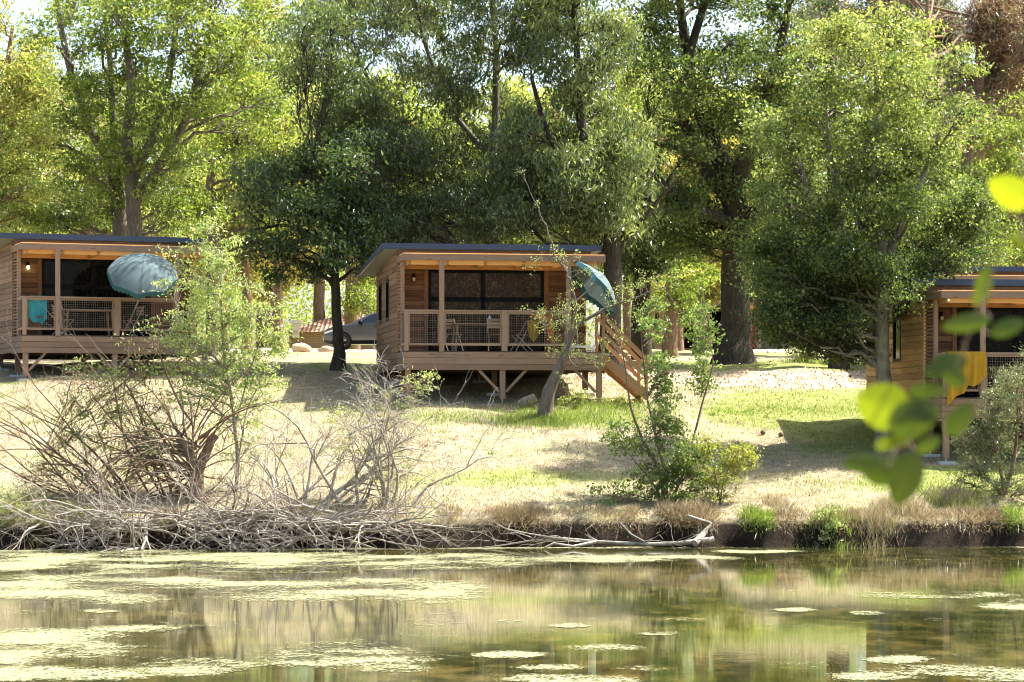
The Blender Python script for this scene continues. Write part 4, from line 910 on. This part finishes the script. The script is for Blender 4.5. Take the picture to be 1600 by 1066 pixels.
# far dense wood closing the view
r = R(30); mbw = MB()
for i in range(340):
    X = r.uniform(-60, 60); Y = r.uniform(150, 175); h = r.uniform(0, 11); 
    if vnoise(X * .12, 3.3, 9) * 13 + 2 < h: continue
    z = G(X, Y) + h; n = 260; C = np.array([X, Y, z]) + r.normal(size=(n, 3)) * np.array([1.5, 1.2, 1.1])
    leaf_quads(mbw, C, .34, .6, r, .8, .2, .35 + r.normal(0, .12) + r.normal(0, .12, n))
tag(mbw.build('far_wood', LF['backlit']), 'far green wood closing the view behind the clearing', 'wood', kind='stuff')
# extra trunks seen between (mid distance)
for (px, py, Y, rad, lab, lf, t0, blobs_) in ((433, 548, 98, .34, 'tree with pale pinkish trunk left of the small dark tree', 'gold', .5, [(440, 380, 60, 50, 6), (420, 300, 60, 60, 4)]),
                                     (386, 552, 95, .3, 'tree with straight brown trunk behind the leafy willow', 'gold', .35, [(370, 400, 50, 50, 4), (390, 300, 60, 60, 4)]),
                                     (1050, 556, 92, .42, 'tree with broad brown trunk right of the stairs', 'yellow', .5, [(1060, 400, 60, 60, 7), (1030, 330, 60, 50, 4), (1075, 470, 30, 40, 3)]),
                                     (1092, 552, 100, .34, 'thinner brown trunk tree left of the big oak', 'gold', .4, [(1100, 420, 45, 70, 7), (1095, 320, 60, 50, 4)]),
                                     (1002, 560, 85, .5, 'dark thick trunked tree behind the teal parasol', 'dark', .5, [(1000, 380, 70, 60, 8), (990, 300, 60, 60, 5)]),
                                     (550, 552, 113, .5, 'tree with sunlit trunk behind the grey car', 'yellow', .6, [(570, 440, 40, 50, 5), (550, 350, 60, 60, 4)])):
    r = R(int(px)); b0 = gb(px, py, Y)
    make_tree('background_tree', lab, b0, [(np.vstack([b0, poly(Y, (px + 1, py - 80), (px - 3, py - 180), (px + 5, py - 290))]), [rad * .75, rad * .6, rad * .5, rad * .25])], px_blobs(blobs_, Y, r, 1.5), lf, 'brown' if px != 1002 else 'dark', r, .12, .55, 20, 44, .3, tone0=t0)

# ================================================================== SHRUBS ON THE BANK
def shrub(name, label, base, stems, blobs, leaf, bk, r, **kw):
    return make_tree(name, label, base, stems, blobs, leaf, bk, r, cat=kw.pop('cat', 'shrub'), parent_names=('stem', 'foliage'), **kw)
# bright leafy willow
r = R(40); Y = 57.3; b0 = gb(368, 790, Y)
st = [(np.vstack([b0, poly(Y, (372, 720), (365, 640), (350, 560), (345, 470), (345, 380))]), [.05, .045, .04, .03, .02, .008]),
      (poly(Y, (366, 650), (360, 610), (345, 570), (310, 530), (280, 500)), [.03, .03, .03, .02, .01]), (poly(Y, (368, 660), (390, 580), (415, 510), (430, 460)), [.02, .018, .012, .006]), (poly(Y, (372, 720), (385, 640), (410, 590)), [.02, .015, .008])]
shrub('willow_shrub', 'tall bright green willow with slender stems in front of the left cabin', b0, st,
      px_blobs([(340, 385, 38, 50, 9), (350, 460, 75, 55, 15), (310, 510, 75, 50, 12), (395, 530, 60, 65, 14), (330, 580, 95, 60, 16), (405, 620, 40, 60, 7), (275, 430, 35, 50, 3), (360, 680, 60, 50, 4), (290, 600, 50, 50, 4), (425, 510, 30, 50, 3), (250, 520, 35, 40, 2)], Y, r, .8), 'willow', 'lichen', r, Lf=.085, Wf=.36, ncl=8, nlf=22, sig=.15, tone0=.72, twig=.005)
# low leafy stems at left of the tangle
r = R(41); Y = 56.6; b0 = gb(190, 800, Y)
shrub('mixed_shrub', 'thin olive leaved shrub left of the broken dead tree', b0, [(np.vstack([b0, poly(Y, (175, 740), (150, 660), (120, 600))]), [.02, .015, .012, .006]), (poly(Y, (188, 780), (210, 700), (230, 620), (240, 560)), [.02, .015, .01, .005]), (poly(Y, (188, 790), (140, 730), (90, 690)), [.02, .015, .006])],
      px_blobs([(140, 650, 60, 50, 10), (210, 620, 60, 60, 10), (100, 720, 60, 50, 7), (180, 720, 70, 60, 8), (240, 680, 50, 60, 5), (150, 590, 50, 30, 3)], Y, r, .7), 'willow', 'deadbrown', r, Lf=.055, Wf=.4, ncl=12, nlf=15, sig=.12, tone0=.25, twig=.004)
r = R(42); Y = 56.4; b0 = gb(120, 800, Y)
shrub('rust_shrub', 'rust leaved twigs at the far left of the bank', b0, [(np.vstack([b0, poly(Y, (100, 750), (70, 700), (45, 720))]), [.015, .012, .008, .004])],
      px_blobs([(50, 745, 30, 35, 4), (85, 720, 40, 40, 3), (100, 780, 30, 20, 2), (130, 610, 60, 30, 4), (230, 590, 30, 60, 4), (275, 550, 30, 30, 2)], Y, r, .5), 'rust', 'deadbrown', r, Lf=.06, Wf=.4, ncl=8, nlf=9, sig=.1, tone0=.45, twig=.004)
# thin leafy stems right of tangle
r = R(43); Y = 56.6; b0 = gb(600, 800, Y)
shrub('mixed_shrub', 'sparse yellow leaved shrub under the middle cabin left end', b0, [(np.vstack([b0, poly(Y, (590, 720), (600, 640), (640, 590))]), [.018, .014, .01, .005]), (poly(Y, (598, 780), (560, 700), (530, 650)), [.014, .01, .005])],
      px_blobs([(610, 620, 60, 40, 8), (660, 595, 25, 22, 4), (560, 680, 50, 50, 5), (610, 720, 50, 50, 6), (530, 640, 30, 20, 2)], Y, r, .6), 'willow', 'deadbrown', r, Lf=.06, Wf=.5, ncl=8, nlf=12, sig=.1, tone0=.7, twig=.004)
# centre right multi stem shrub
r = R(44); Y = 57.6; b0 = gb(1038, 800, Y)
st = [(np.vstack([b0, poly(Y, (1034, 740), (1010, 700), (985, 640), (975, 560), (960, 500))]), [.06, .045, .035, .025, .015, .006]), (np.vstack([b0 + [.06, .1, 0], poly(Y, (1040, 740), (1025, 680), (1010, 620), (1003, 540), (1000, 490))]), [.05, .04, .03, .02, .012, .005]),
      (np.vstack([b0 + [.15, 0, 0], poly(Y, (1068, 740), (1085, 680), (1100, 620), (1115, 570), (1110, 530))]), [.04, .03, .025, .02, .012, .006]), (poly(Y, (1030, 770), (1000, 730), (975, 700)), [.025, .015, .006])]
shrub('alder_shrub', 'multi stemmed green shrub on the bank right of the middle cabin stairs', b0, st,
      px_blobs([(1022, 500, 24, 34, 5), (1092, 520, 24, 45, 6), (1104, 590, 22, 40, 4), (1032, 585, 26, 45, 5), (985, 680, 45, 38, 5), (1050, 680, 50, 45, 8), (1045, 750, 60, 40, 11), (1090, 740, 40, 50, 6), (960, 780, 40, 25, 4), (1030, 620, 30, 40, 3), (1030, 805, 60, 20, 4)], Y, r, .7), 'willow', 'deadbrown', r, Lf=.07, Wf=.55, ncl=12, nlf=22, sig=.12, tone0=.22, twig=.005)
r = R(45); Y = 57.2; b0 = gb(1125, 800, Y)
shrub('golden_shrub', 'yellow leaved shrub on the bank beside the multi stemmed shrub', b0, [(np.vstack([b0, poly(Y, (1130, 750), (1150, 710), (1175, 700))]), [.02, .016, .01, .005]), (poly(Y, (1125, 780), (1115, 730), (1105, 690)), [.015, .01, .005])],
      px_blobs([(1125, 720, 45, 40, 12), (1160, 715, 32, 22, 6), (1120, 770, 30, 25, 5), (1100, 690, 20, 20, 2)], Y, r, .5), 'olive', 'deadbrown', r, Lf=.055, Wf=.55, ncl=11, nlf=18, sig=.1, tone0=.4, twig=.004)
# silvery willow at right
r = R(46); Y = 58.3; b0 = gb(1570, 800, Y)
st = [(np.vstack([b0, poly(Y, (1565, 740), (1550, 680), (1530, 630))]), [.05, .04, .025, .01]), (np.vstack([b0, poly(Y, (1585, 720), (1590, 640), (1590, 560))]), [.05, .04, .025, .01]), (poly(Y, (1568, 780), (1530, 730), (1505, 690)), [.03, .02, .01])]
shrub('silver_willow', 'silvery leaved willow bush at the right edge in front of the right cabin', b0, st,
      px_blobs([(1590, 640, 55, 80, 16), (1540, 690, 50, 50, 11), (1580, 760, 75, 50, 14), (1560, 610, 20, 40, 3), (1620, 580, 40, 50, 4), (1520, 740, 30, 30, 4)], Y, r, .9), 'silver', 'deadbrown', r, Lf=.06, Wf=.26, ncl=16, nlf=32, sig=.13, tone0=.42, twig=.005)
r = R(47); Y = 57.0; b0 = gb(1590, 815, Y)
shrub('bramble', 'dark bramble trailing over the bank at the right edge', b0, [(np.vstack([b0, b0 + [.1, -.3, .2]]), [.02, .01])], px_blobs([(1585, 815, 70, 30, 12), (1500, 812, 40, 12, 3)], Y, r, .4), 'dark', 'deadbrown', r, Lf=.06, Wf=.5, ncl=14, nlf=26, sig=.12, tone0=.75, twig=.004)
for i, (px, py, lf, t0, lab, n, rx, ry) in enumerate(((1292, 815, 'willow', .55, 'small yellow green plant growing out of the bank', 6, 40, 28), (25, 800, 'mid', .8, 'low green plant on the bank at the left edge', 8, 60, 25), (120, 800, 'mid', .6, 'low dark leaved plant beside the rust twigs', 4, 30, 25),
                                       (1240, 545, 'silver', .6, 'pale leaved sapling bush beside the dirt track', 0, 0, 0), (900, 625, 'mid', .75, 'dark green weed clump beside the leaning trunk', 5, 28, 14), (965, 628, 'mid', .75, 'green weed clump at the foot of the stairs', 5, 30, 12))):
    if n == 0: continue
    r = R(50 + i); p = slope_point(px, py + ry * .8); Yp = p[1]; b0 = np.array([p[0], Yp, G(p[0], Yp) - .03])
    shrub('small_plant', lab, b0, [(np.vstack([b0, b0 + [.05, 0, .25]]), [.01, .005])], px_blobs([(px, py, rx, ry, n)], Yp, r, .25), lf, 'deadbrown', r, Lf=.06, Wf=.4, ncl=10, nlf=20, sig=.09, tone0=t0, twig=.004, cat='plant')
r = R(60); Y = 83; b0 = gb(1262, 572, Y)
shrub('sapling_bush', 'pale leaved small bush beside the dirt track left of the dark trunk', b0, [(np.vstack([b0, poly(Y, (1258, 555), (1250, 535))]), [.02, .012, .006])], px_blobs([(1255, 553, 22, 18, 6), (1268, 562, 14, 12, 3)], Y, r, .3), 'silver', 'deadbrown', r, Lf=.08, Wf=.5, ncl=10, nlf=20, sig=.12, tone0=.7, twig=.005)

# ---- leaning sapling by the middle cabin
r = R(61); Y = 66.9; b0 = gb(850, 642, Y); tb = MB(); lb = MB(); tips = []
mainp = np.vstack([b0, poly(Y, (858, 610), (872, 580), (884, 550), (895, 515))])
tb.tube(mainp - b0, [.21, .17, .14, .11, .08], 10)
def line(pts, rads):
    pts = np.asarray(pts); tt = np.linspace(0, len(pts) - 1, (len(pts) - 1) * 4 + 1); pp = np.stack([np.interp(tt, range(len(pts)), pts[:, k]) for k in range(3)], 1)
    pp[1:-1] += r.normal(size=(len(pp) - 2, 3)) * .02; rr = np.interp(tt, range(len(pts)), rads); tb.tube(pp - b0, rr, 6); return pp
L1 = line(poly(Y, (893, 520), (898, 480), (893, 440), (882, 420), (868, 400), (858, 370), (845, 335), (828, 300), (815, 260)), [.05, .035, .03, .028, .024, .02, .015, .01, .005])
L2 = line(poly(Y, (895, 517), (925, 495), (960, 478), (1000, 462), (1040, 448)), [.06, .045, .035, .022, .008])
L3 = line(poly(Y, (893, 520), (875, 500), (862, 480), (850, 520)), [.03, .02, .012, .006])
L4 = line(poly(Y, (884, 550), (900, 575), (925, 560), (960, 555)), [.03, .018, .012, .005])
for Ln, nk, ln in ((L1, 14, .5), (L2, 18, .6), (L3, 12, .5), (L4, 10, .45), (mainp, 10, .6)):
    for k in range(nk):
        s = Ln[r.integers(2, len(Ln))] if len(Ln) > 6 else Ln[r.integers(1, len(Ln))]
        ramify(tb, s, r.normal(size=3) + [0, 0, .7], ln * r.uniform(.6, 1.3), .011, 1, r, tips, .1, .35, (2, 4), 5, .8, .6, .5, b0)
C = []
for tp in tips:
    if tp[0][2] > P(0, 400, Y)[2] and r.uniform() < .6: continue
    for k in range(r.integers(10, 24)): C.append(tp[r.integers(1, len(tp))] + r.normal(size=3) * .05)
C = np.array(C); leaf_quads(lb, C - b0, .06, .45, r, .6, .2, .7 + r.normal(0, .15, len(C)))
e = empty('leaning_tree', b0, 0, 'leaning half bare tree with sparse yellow green shoots in front of the middle cabin', 'tree'); tb.build('trunk', BK['grey'], e); lb.build('crown', LF['willow'], e)
p = slope_point(826, 638); b = MB(); b.tube([(-.25, 0, .02), (-.05, .02, .1), (.18, .0, .22)], [.12, .15, .12], 9); tag(b.build('cut_log', BK['lichen'], None, (p[0], p[1], G(p[0], p[1]) + .04)), 'short cut log lying beside the leaning tree', 'log')

# ---- broken dead tree
r = R(62); Y = 56.3; b0 = gb(308, 812, Y); tb = MB(); tips = []
tb.tube(np.vstack([b0, poly(Y, (306, 780), (308, 740), (318, 715), (330, 690), (338, 680))]) - b0, [.25, .18, .15, .12, .09, .075], 9)
tb.tube(poly(Y, (308, 745), (298, 715), (288, 695), (276, 680)) - b0, [.11, .1, .08, .05], 8)
tb.tube(poly(Y, (310, 685), (322, 678), (330, 690), (326, 705)) - b0, [.05, .06, .05, .04], 7)
tb.tube(poly(Y, (276, 690), (300, 660), (285, 640), (262, 590), (245, 540), (232, 520)) - b0, [.04, .035, .03, .025, .018, .01], 6)
for i in range(60):
    a = poly(Y, (r.uniform(285, 315), r.uniform(690, 790)))[0]
    ramify(tb, a, (r.uniform(-2.2, .7), r.uniform(-.8, .6), r.uniform(-.1, .9)), r.uniform(1.2, 2.5), .024, 2, r, tips, .22, .22, (2, 4), 8, .5, .55, .5, b0)
e = empty('dead_tree', b0, 0, 'broken dead tree stump with forked brown trunk and bare twigs', 'tree'); tb.build('trunk', BK['deadbrown'], e)
def deadbush(name, label, base, starts, r, bk, cat='dead branches', **kw):
    tb = MB(); tips = []
    for (px, py, Y, d, L, rad, dep) in starts: ramify(tb, P(px, py, Y), d, L, rad, dep, r, tips, o=base, **kw)
    o = tb.build(name, BK[bk], None, base); return tag(o, label, cat), tips
# reddish bare stems rising left (towards the parasol)
r = R(63); b0 = gb(330, 800, 56.9)
deadbush('bare_shrub', 'tall bare brown twigs rising in front of the left cabin railing', b0,
         [(320 - 10 * k, 800, 56.9, (-.25 - .06 * k + r.uniform(-.1, .1), r.uniform(-.2, .2), 1), r.uniform(2.6, 4.6), .03, 2) for k in range(18)] + [(130, 650, 56.6, (-.6, 0, .8), 1.2, .012, 2), (150, 720, 56.6, (-.9, 0, .7), 1.4, .012, 2)], r, 'deadbrown', cat='shrub', wig=.22, kids=(3, 6), spread=.7, shrink=.5, droop=.05)
# arching bleached sapling right of tangle
r = R(64); b0 = gb(500, 800, 56.0)
S = [(500, 795, 56.0, (.45, .0, 1), 2.2, .05, 3), (495, 800, 56.0, (.7, .1, .9), 2.6, .045, 3), (440, 795, 56.2, (-.15, 0, 1), 1.9, .035, 3), (520, 790, 56.1, (1.1, -.1, .8), 2.4, .035, 3), (560, 760, 55.9, (.9, 0, .8), 1.8, .03, 3), (470, 790, 56.0, (-.4, 0, 1), 1.6, .03, 3), (600, 780, 56.0, (.5, 0, .9), 1.9, .03, 3), (620, 790, 56, (.9, -.1, .6), 1.4, .02, 3), (545, 680, 56.0, (1, 0, .8), 1.6, .022, 3), (560, 660, 56, (.7, .1, 1), 1.4, .02, 3)]
S = S + [(px_, 800, 56.0, (.35 + r.normal() * .5, r.normal() * .2, 1), r.uniform(1.6, 3.0), .04, 3) for px_ in (430, 455, 480, 510, 535, 560, 590, 610, 640, 560, 600, 520)]
deadbush('bare_shrub', 'pale bleached bare shrub with arching twigs in front of the middle cabin left end', b0, S, r, 'bleach', cat='shrub', wig=.3, kids=(3, 6), spread=.75, shrink=.58, droop=.22)
# fallen bleached tree along the water
r = R(65); b0 = gb(360, 845, 54.9)
S = [(520, 812, 55.4, (-1, -.15, .1), 1.6, .08, 2), (400, 800, 55.3, (-.9, -.3, -.35), 1.4, .1, 2), (400, 800, 55.3, (.9, -.1, .0), 1.6, .07, 2)]
for i in range(120):
    px = r.uniform(60, 590); S.append((px, r.uniform(815, 850) - 14 * math.exp(-((px - 420) / 130) ** 2), 54.7 + r.uniform(-.6, .4), (r.normal() * 1.2, -r.uniform(.0, .4), r.uniform(-.15, .3)), r.uniform(.9, 2.0), r.uniform(.014, .036), 2))
for i in range(26):
    px = r.uniform(200, 540); S.append((px, r.uniform(800, 835), 55.0, (r.normal() * 1.4, -r.uniform(.1, .6), r.uniform(-.15, .15)), r.uniform(1.4, 2.6), r.uniform(.035, .06), 2))
deadbush('fallen_tree', 'fallen bleached tree whose tangled twigs lie along the water edge', b0, S, r, 'bleach', cat='tree', wig=.3, kids=(3, 6), spread=.75, shrink=.6, droop=.04)
r = R(66); b0 = gb(160, 850, 54.6)
S = [(140 + r.uniform(-30, 170), 835, 55.2, (-1 + r.normal() * .4, -.35, r.uniform(-.05, .35)), r.uniform(1.2, 2.2), r.uniform(.02, .035), 2) for _ in range(12)]
deadbush('dead_branch', 'grey dead branches reaching left over the water below the olive shrub', b0, S, r, 'deadbrown', wig=.25, kids=(2, 5), spread=.6, shrink=.55, droop=.05)
# driftwood right of centre
r = R(67); Y = 55.0; b0 = P(950, 850, Y); tb = MB(); tips = []
dz = np.array([0, 0, .0])
def wpt(px, z, Y=54.9): return np.array([(px - 800) / F * Y, Y, z])
tb.tube(np.array([wpt(1115, .18, 55.1), wpt(1060, .1), wpt(1010, .08), wpt(975, .1), wpt(930, .14), wpt(880, .2), wpt(835, .17), wpt(780, .05), wpt(730, -.02)]) - b0, [.06, .048, .04, .042, .034, .03, .02, .014, .008], 9)
tb.tube(np.array([wpt(1085, .1), wpt(1100, .3, 55.2), wpt(1110, .5, 55.3), wpt(1075, .66, 55.4)]) - b0, [.08, .06, .05, .03], 8)
tb.tube(np.array([wpt(1010, .1), wpt(985, .3), wpt(968, .55)]) - b0, [.03, .02, .01], 6)
tb.tube(np.array([wpt(930, .13), wpt(895, .05, 54.6), wpt(865, .12, 54.5), wpt(850, .02, 54.5)]) - b0, [.04, .03, .025, .02], 6)
tb.tube(np.array([wpt(870, .2), wpt(820, .32), wpt(788, .42)]) - b0, [.025, .015, .008], 6)
for i in range(20): ramify(tb, wpt(r.uniform(730, 1110), .15), (r.normal(), -.2, r.uniform(0, .8)), r.uniform(.3, .9), .012, 1, r, tips, .1, .3, (1, 4), 6, .6, .6, .5, b0)
tag(tb.build('driftwood', BK['bleach'], None, b0), 'bleached driftwood trunk lying in the shallow water right of centre', 'driftwood')
r = R(68); b0 = gb(1250, 840, 56.2)
deadbush('root_tangle', 'thin dry roots hanging from the undercut bank at right', b0, [(r.uniform(1150, 1600), r.uniform(805, 825), 56.4, (r.normal() * .5, -.8, -.4), r.uniform(.2, .5), .006, 1) for _ in range(40)] + [(r.uniform(700, 1000), r.uniform(812, 828), 55.6, (r.normal() * .5, -.8, -.4), r.uniform(.2, .4), .005, 1) for _ in range(40)], r, 'deadbrown', cat='roots', droop=.5, wig=.3)
# pine cones on the meadow
for i, (px, py) in enumerate(((1192, 680), (1220, 683))):
    p = slope_point(px, py); b = MB(); b.lathe([(0, -.05), (.05, -.04), (.07, 0), (.05, .05), (0, .08)], n=10); tag(b.build('pine_cone', BK['deadbrown'], None, (p[0], p[1], G(p[0], p[1]) + .05)), ('left' if i == 0 else 'right') + ' pine cone of the two on the short grass', 'pine cone', 'pine cones on the grass')

# ================================================================== FOREGROUND BRANCH (out of focus, hangs near the photographer)
e = empty('leafy_branch', P(1680, 100, 3.3), 0, 'out of focus leafy twig hanging close to the camera at right', 'branch'); eb = np.array(e.location)
mf = leafmat('foreground_leaf_green', [(0, (.045, .075, .01)), (.5, (.12, .17, .012)), (1, (.3, .36, .02))], .5, spec=.5, tint=(1.3, 1.25, .3)); M['fg'] = mf
tb = MB(); tb.tube(poly(3.2, (1680, 100), (1600, 250), (1560, 400), (1500, 560), (1450, 660), (1410, 710)) - eb, [.002, .0016, .0014, .0013, .001, .0008], 6); tb.tube(poly(3.2, (1600, 250), (1590, 300), (1600, 380)) - eb, [.002] * 3, 5); tb.build('twig', BK['deadbrown'], e)
TW = poly(3.2, (1680, 100), (1600, 250), (1560, 400), (1500, 560), (1450, 660), (1410, 710)) - eb
FG = [(1380, 634, 50, 42, .7, 160), (1428, 654, 48, 34, .08, 20), (1415, 748, 50, 34, .12, 250), (1352, 726, 42, 19, .2, 175), (1385, 735, 40, 26, .2, 15), (1395, 692, 34, 13, .45, 10), (1450, 695, 26, 13, .3, 30), (1500, 655, 36, 20, .1, 50), (1478, 572, 40, 22, .05, 200), (1490, 590, 26, 16, .0, 150), (1510, 505, 44, 17, .25, 190), (1538, 442, 32, 16, .5, 75), (1532, 462, 20, 12, .6, 60), (1580, 300, 44, 28, .9, 150), (1602, 375, 30, 14, .95, 170), (1452, 610, 14, 36, .1, 90), (1575, 512, 34, 16, .1, 20), (1440, 640, 22, 30, .0, 60)]
for i, (px, py, a, b_, tn, ang) in enumerate(FG):
    Yd = (3.0 if i in (1, 17) else 3.1 + .25 * ((i * 37) % 10) / 10); c = P(px, py, Yd) - eb; s = Yd / F; an = math.radians(ang); rr = R(80 + i); til = rr.uniform(-.5, .5)
    V = []; nu, nv = 9, 7
    for iu in range(nu):
        u = iu / (nu - 1); wd = math.sin(PI * u ** .85) ** .62 if 0 < u < 1 else .02; row = []
        for iv in range(nv):
            v = iv / (nv - 1) * 2 - 1; x = (u - .5) * 1.8 * a * s; y = v * wd * b_ * .88 * s; dep = (.15 * abs(v) * wd * b_ + .25 * a * (u - .5) ** 2) * s + y * til
            row.append((c[0] + x * math.cos(an) - y * math.sin(an), c[1] + dep, c[2] + x * math.sin(an) + y * math.cos(an)))
        V.append(row)
    m_ = MB(); m_.grid(np.array(V), tn); lo_ = m_.build('leaf', mf, e)
    bp = np.array(V[0][3]); tw = np.concatenate([np.linspace(a_, b2, 12) for a_, b2 in zip(TW[:-1], TW[1:])]); q_ = tw[np.argmin(np.linalg.norm(tw - bp, axis=1))]
    m_ = MB(); m_.tube(curve(bp, q_ + [0, 0, .01], rr, 6, .2, .1, .01), [.0008] * 6, 5); m_.build('stalk', BK['deadbrown'], lo_)
print('objects', len(bpy.data.objects), 'faces', sum(len(m.polygons) for m in bpy.data.meshes))
